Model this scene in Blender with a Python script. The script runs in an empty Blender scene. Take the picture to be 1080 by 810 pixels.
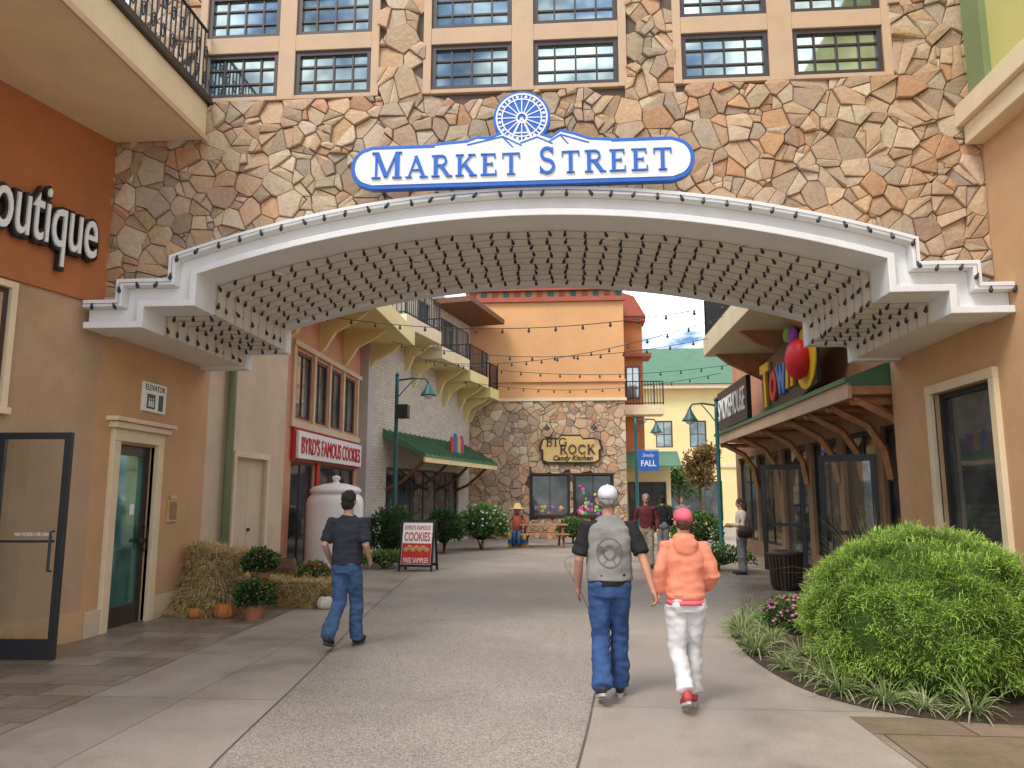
import bpy, bmesh, math, random
from mathutils import Vector, Matrix, noise
from mathutils.bvhtree import BVHTree
R=math.radians; rnd=random.Random(11)
scn=bpy.context.scene; C=scn.collection
# ---------------------------------------------------------------- camera
A=R(4.3); PT=R(8.5); FPX=800.; CH=1.65
Fw=Vector((-math.sin(A)*math.cos(PT),math.cos(A)*math.cos(PT),math.sin(PT)))
Rt=Vector((math.cos(A),math.sin(A),0)); Up=Rt.cross(Fw)
CP=Vector((0,0,CH))
cd=bpy.data.cameras.new('camera'); cam=bpy.data.objects.new('camera',cd); C.objects.link(cam)
cam.location=CP; cam.rotation_euler=(R(90)+PT,0,A); cd.sensor_width=36; cd.lens=36*FPX/1080; cd.clip_end=1000
scn.camera=cam
def ray(px,py): return Fw+Rt*((px-540)/FPX)+Up*((405-py)/FPX)
def onY(px,py,Y): d=ray(px,py); return CP+d*(Y/d.y)
def onX(px,py,X): d=ray(px,py); return CP+d*(X/d.x)
def gnd(px,py,z=0): d=ray(px,py); return CP+d*((z-CH)/d.z)
def onP(px,py,p0,n): d=ray(px,py); return CP+d*((p0-CP).dot(n)/d.dot(n))
# ---------------------------------------------------------------- tagging helpers
def tag(o,label=None,cat=None,group=None,kind=None):
    if label: o['label']=label
    if cat: o['category']=cat
    if group: o['group']=group
    if kind: o['kind']=kind
    return o
def thing(name,label,cat,loc=(0,0,0),rz=0,group=None):
    o=bpy.data.objects.new(name,None); C.objects.link(o); o.empty_display_size=.2
    o.location=loc; o.rotation_euler=(0,0,rz); return tag(o,label,cat,group)
def off(p):
    v=Vector((0,0,0))
    while p: v+=Vector(p.location); p=p.parent
    return v
class MB:
    def __init__(s,T=None): s.v=[];s.f=[];s.c=[];s.T=T; s.col=None
    def V(s,p):
        p=Vector(p)
        if s.T: p=s.T(p)
        s.v.append(p); return len(s.v)-1
    def F(s,ix): s.f.append(tuple(ix)); s.c.append(s.col)
    def quad(s,*ps): s.F([s.V(p) for p in ps])
    def box(s,a0,a1,b0,b1,c0,c1):
        i=[s.V(p) for p in ((a0,b0,c0),(a1,b0,c0),(a1,b1,c0),(a0,b1,c0),(a0,b0,c1),(a1,b0,c1),(a1,b1,c1),(a0,b1,c1))]
        for q in ((0,3,2,1),(4,5,6,7),(0,1,5,4),(1,2,6,5),(2,3,7,6),(3,0,4,7)): s.F([i[k] for k in q])
    def prism(s,poly,vec):
        vec=Vector(vec); a=[s.V(p) for p in poly]; b=[s.V(Vector(p)+vec) for p in poly]; n=len(poly)
        s.F(a[::-1]); s.F(b)
        for k in range(n): s.F((a[k],a[(k+1)%n],b[(k+1)%n],b[k]))
    def tube(s,pts,rad,n=8,cap=True,sq=1.):
        pts=[Vector(p) for p in pts]; m=len(pts)
        if not hasattr(rad,'__len__'): rad=[rad]*m
        ref=None; rings=[]
        for i in range(m):
            t=(pts[min(i+1,m-1)]-pts[max(i-1,0)]).normalized()
            if ref is None: ref=Vector((0,0,1)) if abs(t.z)<.9 else Vector((1,0,0))
            u=(ref-t*ref.dot(t)).normalized(); w=t.cross(u); ref=u
            rings.append([s.V(pts[i]+(u*math.cos(2*math.pi*k/n)*sq+w*math.sin(2*math.pi*k/n))*rad[i]) for k in range(n)])
            if i==0: t0=t
        for i in range(m-1):
            for k in range(n): s.F((rings[i][k],rings[i][(k+1)%n],rings[i+1][(k+1)%n],rings[i+1][k]))
        if cap:
            a=s.V(pts[0]-t0*rad[0]*.5); b=s.V(pts[-1]+t*rad[-1]*.5)
            for k in range(n): s.F((rings[0][(k+1)%n],rings[0][k],a)); s.F((rings[-1][k],rings[-1][(k+1)%n],b))
    def lathe(s,prof,c,n=20,rib=0,nr=10):
        c=Vector(c); rings=[]
        for r,z in prof:
            rings.append([s.V(c+Vector((math.cos(2*math.pi*k/n)*r*(1-rib*(1-abs(math.sin(nr*math.pi*k/n)))),math.sin(2*math.pi*k/n)*r*(1-rib*(1-abs(math.sin(nr*math.pi*k/n)))),z))) for k in range(n)])
        for i in range(len(prof)-1):
            for k in range(n): s.F((rings[i][k],rings[i][(k+1)%n],rings[i+1][(k+1)%n],rings[i+1][k]))
        s.F(rings[0][::-1]); s.F(rings[-1])
    def loft(s,rings,n=18,pw=1.):
        rr=[]
        for cx,cy,z,rx,ry in rings:
            L=[]
            for k in range(n):
                a=2*math.pi*k/n; ca,sa=math.cos(a),math.sin(a)
                L.append(s.V((cx+math.copysign(abs(ca)**pw,ca)*rx,cy+math.copysign(abs(sa)**pw,sa)*ry,z)))
            rr.append(L)
        for i in range(len(rr)-1):
            for k in range(n): s.F((rr[i][k],rr[i][(k+1)%n],rr[i+1][(k+1)%n],rr[i+1][k]))
        s.F(rr[0][::-1]); s.F(rr[-1])
    def ell(s,c,r,nu=14,nv=9,M=None):
        c=Vector(c); rows=[]
        def P(a,b):
            q=Vector((math.cos(a)*math.cos(b)*r[0],math.sin(a)*math.cos(b)*r[1],math.sin(b)*r[2]))
            return c+(M@q if M else q)
        bot=s.V(P(0,-math.pi/2)); top=s.V(P(0,math.pi/2))
        for j in range(1,nv): rows.append([s.V(P(2*math.pi*k/nu,-math.pi/2+math.pi*j/nv)) for k in range(nu)])
        for k in range(nu):
            s.F((bot,rows[0][(k+1)%nu],rows[0][k])); s.F((top,rows[-1][k],rows[-1][(k+1)%nu]))
            for j in range(nv-2): s.F((rows[j][k],rows[j][(k+1)%nu],rows[j+1][(k+1)%nu],rows[j+1][k]))
    def mesh(s,name,o=Vector((0,0,0))):
        me=bpy.data.meshes.new(name); me.from_pydata([v-o for v in s.v],[],s.f)
        if any(c is not None for c in s.c):
            at=me.color_attributes.new('Col','FLOAT_COLOR','CORNER'); d=[]
            for f,c in zip(s.f,s.c):
                c=c or (.5,.5,.5); d.extend([c[0],c[1],c[2],1.]*len(f))
            at.data.foreach_set('color',d)
        me.update(); return me
    def build(s,name,mat,parent=None,local=False,smooth=False,bevel=0):
        o0=Vector((0,0,0)) if (local or not parent) else off(parent)
        me=s.mesh(name,o0)
        if not s.c or s.c[0] is None:
            bm=bmesh.new(); bm.from_mesh(me); bmesh.ops.recalc_face_normals(bm,faces=bm.faces); bm.to_mesh(me); bm.free()
        for m in (mat if isinstance(mat,list) else [mat]): me.materials.append(m)
        if smooth: me.polygons.foreach_set('use_smooth',[True]*len(me.polygons))
        o=bpy.data.objects.new(name,me); C.objects.link(o)
        if parent: o.parent=parent
        if bevel:
            b=o.modifiers.new('bevel','BEVEL'); b.width=bevel; b.segments=2; b.limit_method='ANGLE'; b.harden_normals=False
        return o
def Fr(ox,oy,dx,dy,nx,ny): return lambda p: Vector((ox+p[0]*dx+p[1]*nx,oy+p[0]*dy+p[1]*ny,p[2]))
# ---------------------------------------------------------------- materials
def nt(name):
    m=bpy.data.materials.new(name); m.use_nodes=True; n=m.node_tree; return m,n,n.nodes['Principled BSDF']
def mixc(n,f,a,b,bt='MIX'):
    x=n.nodes.new('ShaderNodeMix'); x.data_type='RGBA'; x.blend_type=bt
    for i,v in ((0,f),(6,a),(7,b)):
        if hasattr(v,'links'): n.links.new(v,x.inputs[i])
        elif i==0: x.inputs[0].default_value=v
        else: x.inputs[i].default_value=(v[0],v[1],v[2],1)
    return x.outputs[2]
def noi(n,vec,scale,detail=3,rough=.6):
    x=n.nodes.new('ShaderNodeTexNoise'); x.inputs['Scale'].default_value=scale; x.inputs['Detail'].default_value=detail; x.inputs['Roughness'].default_value=rough
    n.links.new(vec,x.inputs['Vector']); return x.outputs['Fac']
def ramp(n,fac,stops):
    x=n.nodes.new('ShaderNodeValToRGB'); e=x.color_ramp.elements
    while len(e)<len(stops): e.new(.5)
    for q,(p,c) in zip(e,stops): q.position=p; q.color=(c[0],c[1],c[2],1)
    n.links.new(fac,x.inputs[0]); return x.outputs[0]
def bmp(n,b,h,st,dist=.02):
    x=n.nodes.new('ShaderNodeBump'); x.inputs['Strength'].default_value=st; x.inputs['Distance'].default_value=dist
    n.links.new(h,x.inputs['Height']); n.links.new(x.outputs[0],b.inputs['Normal'])
def sc(c,k): return tuple(min(1,max(0,v*k)) for v in c[:3])
def mat(name,col,rough=.6,var=.14,scale=2.5,bump=.15,bscale=45.,metal=0.,spec=.35,dist=.02):
    m,n,b=nt(name); tc=n.nodes.new('ShaderNodeTexCoord').outputs['Object']
    f=noi(n,tc,scale,4,.65); c=ramp(n,f,[(.28,sc(col,1-var)),(.72,sc(col,1+var))])
    g=noi(n,tc,bscale,2,.6); c=mixc(n,.14,c,ramp(n,g,[(.3,sc(col,.6)),(.7,sc(col,1.25))]))
    n.links.new(c,b.inputs['Base Color']); b.inputs['Roughness'].default_value=rough; b.inputs['Metallic'].default_value=metal
    b.inputs['Specular IOR Level'].default_value=spec
    if bump: bmp(n,b,g,bump,dist)
    return m
def mat_attr(name,rough=.7,trans=0.,bump=.3,bscale=25.,var=.25,spec=.3):
    m,n,b=nt(name); tc=n.nodes.new('ShaderNodeTexCoord').outputs['Object']
    a=n.nodes.new('ShaderNodeVertexColor'); a.layer_name='Col'; c=a.outputs[0]
    if var:
        g=noi(n,tc,bscale,4,.7); c=mixc(n,1.,a.outputs[0],ramp(n,g,[(.25,(1-var,)*3),(.75,(1,1,1))]),'MULTIPLY')
    n.links.new(c,b.inputs['Base Color']); b.inputs['Roughness'].default_value=rough; b.inputs['Specular IOR Level'].default_value=spec
    if bump: bmp(n,b,g,bump,.02)
    if trans:
        t=n.nodes.new('ShaderNodeBsdfTranslucent'); n.links.new(c,t.inputs[0]); x=n.nodes.new('ShaderNodeMixShader'); x.inputs[0].default_value=trans
        n.links.new(b.outputs[0],x.inputs[1]); n.links.new(t.outputs[0],x.inputs[2]); n.links.new(x.outputs[0],n.nodes['Material Output'].inputs[0])
    return m
def mat_brick(name,dx,dy,c1,c2,mo,scale,bw=.5,rh=.25,ms=.015,ground=False,rough=.75,var=.5,spec=.3,bst=.5,off_=.5):
    m,n,b=nt(name); ge=n.nodes.new('ShaderNodeNewGeometry').outputs['Position']
    if ground: vec=ge
    else:
        d=n.nodes.new('ShaderNodeVectorMath'); d.operation='DOT_PRODUCT'; d.inputs[1].default_value=(dx,dy,0); n.links.new(ge,d.inputs[0])
        sp=n.nodes.new('ShaderNodeSeparateXYZ'); n.links.new(ge,sp.inputs[0])
        cb=n.nodes.new('ShaderNodeCombineXYZ'); n.links.new(d.outputs['Value'],cb.inputs[0]); n.links.new(sp.outputs[2],cb.inputs[1]); vec=cb.outputs[0]
    br=n.nodes.new('ShaderNodeTexBrick'); br.offset=off_
    for k,v in (('Scale',scale),('Mortar Size',ms),('Brick Width',bw),('Row Height',rh),('Bias',0.),('Mortar Smooth',.2)): br.inputs[k].default_value=v
    br.inputs['Color1'].default_value=(*c1,1); br.inputs['Color2'].default_value=(*c2,1); br.inputs['Mortar'].default_value=(*mo,1)
    n.links.new(vec,br.inputs['Vector'])
    g=noi(n,ge,1.3,6,.7); g2=noi(n,ge,30,3,.6)
    c=mixc(n,1.,br.outputs[0],ramp(n,g,[(.25,(1-var,)*3),(.7,(1,1,1))]),'MULTIPLY'); c=mixc(n,.5,c,mixc(n,1.,c,ramp(n,g2,[(.3,(.6,)*3),(.7,(1,1,1))]),'MULTIPLY'))
    n.links.new(c,b.inputs['Base Color']); b.inputs['Roughness'].default_value=rough; b.inputs['Specular IOR Level'].default_value=spec
    ad=n.nodes.new('ShaderNodeMath'); ad.operation='SUBTRACT'; n.links.new(g2,ad.inputs[0]); n.links.new(br.outputs['Fac'],ad.inputs[1])
    bmp(n,b,ad.outputs[0],bst,.01)
    if ground: 
        rr=ramp(n,g,[(.35,(rough-.32,)*3),(.65,(rough,)*3)]); n.links.new(rr,b.inputs['Roughness'])
    return m
def mat_concrete(name,col,joint,rough=.62):
    m,n,b=nt(name); ge=n.nodes.new('ShaderNodeNewGeometry').outputs['Position']
    br=n.nodes.new('ShaderNodeTexBrick'); br.offset=0.
    for k,v in (('Scale',1.),('Mortar Size',.006),('Brick Width',joint[0]),('Row Height',joint[1]),('Mortar Smooth',.3)): br.inputs[k].default_value=v
    br.inputs['Color1'].default_value=(1,1,1,1); br.inputs['Color2'].default_value=(.88,.88,.88,1); br.inputs['Mortar'].default_value=(.4,.37,.34,1)
    n.links.new(ge,br.inputs['Vector'])
    a=noi(n,ge,.6,7,.7); f=noi(n,ge,45,3,.7)
    c=ramp(n,a,[(.3,sc(col,.6)),(.48,sc(col,.95)),(.72,sc(col,1.2))]); c=mixc(n,1.,c,br.outputs[0],'MULTIPLY')
    c=mixc(n,1.,c,ramp(n,f,[(.3,(.78,)*3),(.7,(1,1,1))]),'MULTIPLY')
    n.links.new(c,b.inputs['Base Color']); n.links.new(ramp(n,a,[(.34,(rough-.34,)*3),(.56,(rough,)*3)]),b.inputs['Roughness']); b.inputs['Specular IOR Level'].default_value=.5
    bmp(n,b,f,.15,.005); return m
def mat_aggregate(name):
    m,n,b=nt(name); ge=n.nodes.new('ShaderNodeNewGeometry').outputs['Position']
    v=n.nodes.new('ShaderNodeTexVoronoi'); v.inputs['Scale'].default_value=105; n.links.new(ge,v.inputs['Vector'])
    sp=n.nodes.new('ShaderNodeSeparateColor'); n.links.new(v.outputs['Color'],sp.inputs[0])
    c=ramp(n,sp.outputs[0],[(0,(.085,.065,.05)),(.3,(.31,.255,.205)),(.6,(.42,.36,.3)),(.88,(.56,.5,.43)),(1,(.22,.155,.11))])
    c=mixc(n,.35,c,(.36,.305,.25)); a=noi(n,ge,.7,7,.7)
    c=mixc(n,1.,c,ramp(n,a,[(.28,(.7,)*3),(.68,(1,1,1))]),'MULTIPLY')
    n.links.new(c,b.inputs['Base Color']); n.links.new(ramp(n,a,[(.3,(.4,)*3),(.6,(.6,)*3)]),b.inputs['Roughness']); b.inputs['Specular IOR Level'].default_value=.45
    bmp(n,b,v.outputs['Distance'],.4,.006); return m
def mat_glass(name,col,metal=0.,rough=.04):
    m,n,b=nt(name); ge=n.nodes.new('ShaderNodeNewGeometry').outputs['Position']
    f=noi(n,ge,1.1,3,.6); n.links.new(ramp(n,f,[(.35,sc(col,.55)),(.65,sc(col,1.5))]),b.inputs['Base Color'])
    b.inputs['Roughness'].default_value=rough; b.inputs['Specular IOR Level'].default_value=.8; b.inputs['Metallic'].default_value=metal
    bmp(n,b,noi(n,ge,.8,2,.5),.05,.05); return m
class M: pass
M.tan=mat('taupe tan stucco',(.47,.305,.185),.85,.16,1.1,.35,70)
M.tan2=mat('sand stucco',(.58,.35,.185),.85,.13,1.1,.35,70)
M.surround=mat('muted tan trim',(.54,.375,.24),.75,.1,1.5,.2,70)
M.beige=mat('beige stucco',(.64,.5,.34),.85,.12,1.1,.3,70)
M.orange=mat('terracotta stucco',(.46,.165,.06),.85,.15,1.1,.35,70)
M.salmon=mat('salmon stucco',(.6,.29,.165),.85,.14,1.1,.3,60)
M.peach=mat('peach stucco',(.66,.35,.155),.85,.1,.8,.25,50)
M.cream=mat('cream trim paint',(.74,.6,.39),.6,.09,2,.1,60)
M.yellow=mat('pale yellow stucco',(.78,.64,.31),.8,.08,1,.2,50)
M.lime=mat('yellow green stucco',(.56,.5,.17),.8,.08,1,.2,50)
M.white=mat('white trim paint',(.78,.775,.76),.55,.08,1.6,.08,50)
M.soffit=mat('painted soffit boards',(.8,.75,.65),.7,.07,1.6,.08,50)
M.signwhite=mat('sign white',(.84,.84,.82),.4,.02,2,.02,50)
M.blue=mat('sign blue',(.03,.14,.55),.4,.05,2,.03,50)
M.red=mat('shop red',(.52,.035,.025),.5,.08,2,.08,50)
M.brickred=mat('red brown panel',(.36,.09,.055),.7,.12,2,.2,40)
M.black=mat('black metal',(.018,.018,.02),.4,.2,4,.05,60,spec=.5)
M.iron=mat('wrought iron',(.02,.02,.022),.5,.2,4,.1,60)
M.bronze=mat('dark bronze frame',(.05,.035,.03),.4,.2,4,.05,60,spec=.5)
M.teal=mat('teal lamp paint',(.015,.1,.105),.4,.15,4,.05,60,spec=.5)
M.greenroof=mat('green metal roof',(.07,.17,.09),.45,.15,1.5,.05,30,spec=.5)
M.greenpipe=mat('green pipe',(.2,.25,.12),.5,.1,2,.05,40)
M.wood=mat('brown timber',(.18,.08,.04),.65,.3,6,.3,30)
M.deck=mat('light timber',(.44,.22,.095),.65,.25,6,.3,30)
M.brown=mat('brown shopfront',(.33,.2,.115),.7,.2,3,.2,40)
M.gold=mat('golden letters',(.6,.42,.17),.45,.1,3,.05,50)
M.dkbrown=mat('dark brown sign',(.045,.025,.018),.55,.2,3,.1,50)
M.slat=mat('brown bin slats',(.075,.045,.032),.55,.2,3,.1,50)
M.glass=mat_glass('window glass',(.25,.28,.27),.6); M.glassup=mat_glass('upper window glass',(.42,.5,.46),.85)
M.glassdk=mat_glass('shop glass',(.075,.08,.08),.3); M.glassteal=mat_glass('teal door glass',(.05,.17,.15),.3)
M.stone=mat_attr('field stone',.85,0,.7,22,.32); M.mortar=mat('mortar',(.13,.098,.073),.95,.2,3,.4,50)
M.leaf=mat_attr('leaves',.55,.25,0,20,0); M.straw=mat_attr('straw',.75,.15,0,20,0); M.petal=mat_attr('petals',.6,.2,0,20,0)
M.paint=mat_attr('painted colours',.45,0,.03,30,.08)
M.mulch=mat('bark mulch',(.075,.045,.03),.95,.5,9,1.,45,dist=.04)
M.terracotta=mat('terracotta',(.42,.16,.085),.8,.12,4,.15,50)
M.pumpkin=mat('pumpkin skin',(.46,.16,.04),.55,.2,5,.05,40); M.palepumpkin=mat('white pumpkin skin',(.66,.62,.5),.5,.1,5,.05,40)
M.stem=mat('woody stem',(.12,.08,.045),.9,.2,8,.4,40)
M.jar=mat('white jar enamel',(.84,.83,.8),.35,.04,2,.03,40,spec=.5)
M.skin=mat('skin',(.55,.3,.215),.5,.08,8,.1,120); M.skin2=mat('tanned skin',(.47,.24,.16),.5,.08,8,.1,120)
M.navy=mat('navy jersey',(.028,.03,.042),.9,.2,8,.3,220); M.blacktee=mat('black jersey',(.018,.017,.018),.9,.2,8,.3,220)
M.jeans=mat('blue denim',(.055,.11,.22),.85,.4,7,.4,260); M.jeans2=mat('mid blue denim',(.035,.085,.21),.85,.45,7,.4,260)
M.vest=mat('grey vest cloth',(.25,.235,.215),.85,.18,9,.3,220); M.coral=mat('coral fleece',(.78,.27,.16),.95,.12,8,.35,200)
M.offwhite=mat('white cotton',(.66,.63,.62),.85,.12,7,.25,200); M.pinkcap=mat('pink cap',(.75,.13,.18),.7,.08,8,.15,200)
M.whitecap=mat('white cap',(.7,.71,.75),.7,.06,8,.15,200); M.shoe=mat('dark shoe',(.03,.03,.035),.6,.2,10,.1,100)
M.pinkshoe=mat('red pink shoe',(.45,.06,.065),.6,.2,10,.1,100); M.sole=mat('shoe sole',(.5,.5,.49),.7,.1,8,.1,60); M.dksole=mat('dark shoe sole',(.07,.07,.08),.7,.1,8,.1,60)
M.hairdk=mat('dark hair',(.025,.016,.012),.6,.4,25,.8,120); M.hairgr=mat('grey hair',(.25,.23,.21),.7,.3,25,.6,120); M.hairbr=mat('brown hair',(.09,.045,.025),.6,.4,25,.8,120)
M.maroon=mat('maroon cloth',(.13,.025,.03),.85,.2,8,.3,200); M.khaki=mat('khaki cloth',(.3,.25,.18),.85,.15,8,.3,200)
M.creamknit=mat('cream knit',(.7,.6,.46),.9,.12,10,.5,150); M.grey=mat('grey cloth',(.2,.2,.21),.9,.15,8,.3,200)
M.emb=mat('faded print',(.14,.13,.12),.9,.3,10,.1,200)
M.concrete=mat_concrete('broom finished concrete',(.39,.325,.265),(3.2,3.2)); M.agg=mat_aggregate('exposed aggregate')
M.slate=mat_brick('stamped slate concrete',1,0,(.27,.2,.145),(.39,.31,.24),(.12,.095,.075),1.6,.9,.6,.013,True,.6,.4,.55,.4,.37)
M.brownslate=mat_brick('brown stamped concrete',1,0,(.28,.195,.13),(.35,.26,.185),(.12,.085,.06),1.1,1.2,.8,.011,True,.62,.4,.5,.4,.4)
M.wbrick=mat_brick('pale brick',.217,.976,(.64,.56,.45),(.76,.68,.57),(.52,.44,.35),2.2,.5,.2,.02,False,.85,.2)
M.gstucco=mat('grey stucco',(.46,.43,.4),.85,.1,1,.2,50)
M.clear,gn,gb=nt('clear glass'); gt=gn.nodes.new('ShaderNodeBsdfTransparent'); gt.inputs[0].default_value=(.93,.95,.94,1); gg=gn.nodes.new('ShaderNodeBsdfGlossy'); gg.inputs['Roughness'].default_value=.03
gx=gn.nodes.new('ShaderNodeMixShader'); gx.inputs[0].default_value=.06; gn.links.new(gt.outputs[0],gx.inputs[1]); gn.links.new(gg.outputs[0],gx.inputs[2]); gn.links.new(gx.outputs[0],gn.nodes['Material Output'].inputs[0])
# ---------------------------------------------------------------- building helpers
def wall(mb,s0,s1,z0,z1,ops=(),th=.14):
    S=sorted({s0,s1}|{a for o in ops for a in o[:2]}); Z=sorted({z0,z1}|{a for o in ops for a in o[2:4]})
    for i in range(len(S)-1):
        for j in range(len(Z)-1):
            cs,cz=(S[i]+S[i+1])/2,(Z[j]+Z[j+1])/2
            if any(a<cs<b and c<cz<d for a,b,c,d in ops): continue
            mb.quad((S[i],0,Z[j]),(S[i+1],0,Z[j]),(S[i+1],0,Z[j+1]),(S[i],0,Z[j+1]))
    for a,b,c,d in ops:
        mb.quad((a,0,c),(a,-th,c),(a,-th,d),(a,0,d)); mb.quad((b,0,c),(b,-th,c),(b,-th,d),(b,0,d))
        mb.quad((a,0,d),(a,-th,d),(b,-th,d),(b,0,d)); mb.quad((a,0,c),(a,-th,c),(b,-th,c),(b,0,c))
def window(parent,fr,s0,s1,z0,z1,o=-.1,cols=2,rows=1,fw=.05,mw=.025,mf=None,mg=None,name='window'):
    m=MB(fr); g=MB(fr)
    m.box(s0,s0+fw,o,o+.07,z0,z1); m.box(s1-fw,s1,o,o+.07,z0,z1); m.box(s0+fw,s1-fw,o,o+.068,z0,z0+fw); m.box(s0+fw,s1-fw,o,o+.068,z1-fw,z1)
    for k in range(1,cols):
        x=s0+(s1-s0)*k/cols; m.box(x-mw/2,x+mw/2,o+.012,o+.05,z0+fw,z1-fw)
    for k in range(1,rows):
        z=z0+(z1-z0)*k/rows; m.box(s0+fw,s1-fw,o+.012,o+.047,z-mw/2,z+mw/2)
    f=m.build(name,mf or M.bronze,parent); g.box(s0+fw*.5,s1-fw*.5,o+.015,o+.025,z0+fw*.5,z1-fw*.5); g.build('pane',mg or M.glass,f); return f
def trimf(mb,s0,s1,z0,z1,w,o0,o1,sill=True):
    mb.box(s0-w,s0,o0,o1,z0,z1); mb.box(s1,s1+w,o0,o1,z0,z1); mb.box(s0-w,s1+w,o0,o1+.003,z1,z1+w)
    if sill: mb.box(s0-w-.02,s1+w+.02,o0,o1+.04,z0-w,z0)
def text(name,s,m,parent,c,right,up,w,h,depth=.012,bold=0.,shear=0.,local=False):
    cu=bpy.data.curves.new('t','FONT'); cu.body=s; cu.offset=bold; cu.shear=shear; cu.extrude=.5; cu.resolution_u=4
    ob=bpy.data.objects.new('t',cu); C.objects.link(ob)
    dg=bpy.context.evaluated_depsgraph_get(); me=bpy.data.meshes.new_from_object(ob.evaluated_get(dg)); bpy.data.objects.remove(ob); bpy.data.curves.remove(cu)
    xs=[v.co.x for v in me.vertices]; ys=[v.co.y for v in me.vertices]; x0,x1,y0,y1=min(xs),max(xs),min(ys),max(ys)
    right=Vector(right).normalized(); up=Vector(up).normalized(); nn=right.cross(up); c=Vector(c); o0=Vector((0,0,0)) if local or not parent else off(parent)
    for v in me.vertices:
        v.co=c+right*((v.co.x-(x0+x1)/2)/(x1-x0)*w)+up*((v.co.y-(y0+y1)/2)/(y1-y0)*h)+nn*(v.co.z*depth)-o0
    me.materials.clear(); me.materials.append(m); o=bpy.data.objects.new(name,me); C.objects.link(o); o.parent=parent; return o
T_,t_=.15,.065
def arc(cx,cz,rx,rz,a0,a1,n=14): return [(cx+rx*math.cos(R(a0+(a1-a0)*k/n)),cz+rz*math.sin(R(a0+(a1-a0)*k/n))) for k in range(n+1)]
SER={'M':(1.05,[([(.15,0),(.15,1)],t_),([(.88,0),(.88,1)],T_),([(.17,.98),(.5,.06)],T_),([(.5,.06),(.86,.98)],t_)],[(0,.3,0),(.72,1.04,0),(0,.2,1),(.84,1.04,1)]),
'A':(.92,[([(.13,0),(.45,1)],t_),([(.43,1),(.78,0)],T_),([(.24,.35),(.64,.35)],t_)],[(0,.27,0),(.6,.94,0)]),
'R':(.86,[([(.2,0),(.2,1)],T_),([(.2,.965),(.45,.965)]+arc(.45,.745,.19,.22,90,-90,8)+[(.2,.525)],.085),([(.42,.52),(.74,.02)],T_)],[(.03,.37,0),(.03,.2,1),(.64,.9,0)]),
'K':(.9,[([(.2,0),(.2,1)],T_),([(.24,.38),(.7,.98)],t_),([(.38,.58),(.76,.02)],T_)],[(.03,.37,0),(.03,.37,1),(.6,.92,0),(.55,.86,1)]),
'E':(.74,[([(.2,0),(.2,1)],T_),([(.1,.967),(.64,.967)],t_),([(.2,.52),(.5,.52)],t_),([(.1,.033),(.68,.033)],t_),([(.62,.78),(.62,1)],.05),([(.66,0),(.66,.24)],.05),([(.5,.43),(.5,.61)],.05)],[(.03,.37,0),(.03,.3,1)]),
'T':(.8,[([(.4,0),(.4,1)],T_),([(.05,.967),(.75,.967)],t_),([(.06,.76),(.06,1)],.05),([(.74,.76),(.74,1)],.05)],[(.23,.57,0)]),
'S':(.66,[(arc(.32,.74,.19,.22,25,270,12)+arc(.32,.27,.22,.24,90,-155,12),.1),([(.5,.74),(.5,.98)],.045),([(.1,.03),(.1,.28)],.045)],[]),
'B':(.82,[([(.2,0),(.2,1)],T_),([(.2,.965),(.42,.965)]+arc(.42,.755,.17,.21,90,-90,8)+[(.2,.54)],.085),([(.2,.54),(.46,.54)]+arc(.46,.285,.21,.25,90,-90,8)+[(.2,.035)],.09)],[(.03,.2,0),(.03,.2,1)]),
'I':(.42,[([(.2,0),(.2,1)],T_)],[(.03,.37,0),(.03,.37,1)]),
'G':(.95,[(arc(.48,.5,.38,.46,40,345,18),.11),([(.82,.03),(.82,.4)],.12),([(.77,.72),(.77,.95)],.05)],[(.62,.96,.44)]),
'O':(.98,[(arc(.48,.5,.37,.46,0,360,24),.115)],[]),
'C':(.9,[(arc(.48,.5,.38,.46,38,322,18),.11),([(.78,.72),(.78,.95)],.05)],[]),' ':(.4,[],[])}
def serif(mb,s,x0,x1,z0,h,o0,dep=.014,gap=.06,big=()):
    W=sum(SER[ch][0]*(1.22 if i in big else 1)+gap for i,ch in enumerate(s))-gap; k0=(x1-x0)/W; x=x0; q=0; h0=h
    for i_,ch in enumerate(s):
        bg=1.22 if i_ in big else 1.; k=k0*bg; h=h0*bg
        w,st,se=SER[ch]
        for pts,tw in st:
            q+=1; d=o0+dep+.0006*(q%9); n=len(pts); L=[];Rr=[]
            P=[Vector((x+p[0]*k,z0+p[1]*h)) for p in pts]; hw=tw*h*.5*1.05
            for i in range(n):
                t=(P[min(i+1,n-1)]-P[max(0,i-1)]).normalized(); nn=Vector((-t.y,t.x)); L.append(P[i]+nn*hw); Rr.append(P[i]-nn*hw)
            for i in range(n-1): mb.prism([(L[i].x,o0,L[i].y),(L[i+1].x,o0,L[i+1].y),(Rr[i+1].x,o0,Rr[i+1].y),(Rr[i].x,o0,Rr[i].y)],(0,d-o0,0))
        for a,b,zz in se:
            q+=1; d=o0+dep+.0006*(q%9)+.0003; zc=z0+zz*h; zz0=zc if zz==0 else (zc-.055*h if zz==1 else zc-.03*h)
            mb.box(x+a*k,x+b*k,o0,d,zz0,zz0+.055*h)
        x+=w*k+gap*k0
def clip(poly,a,b,c):
    out=[]
    for i in range(len(poly)):
        p,q=poly[i],poly[(i+1)%len(poly)]; dp=a*p[0]+b*p[1]-c; dq=a*q[0]+b*q[1]-c
        if dp<=0: out.append(p)
        if (dp<0<dq) or (dq<0<dp):
            t=dp/(dp-dq); out.append((p[0]+(q[0]-p[0])*t,p[1]+(q[1]-p[1])*t))
    return out
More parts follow.
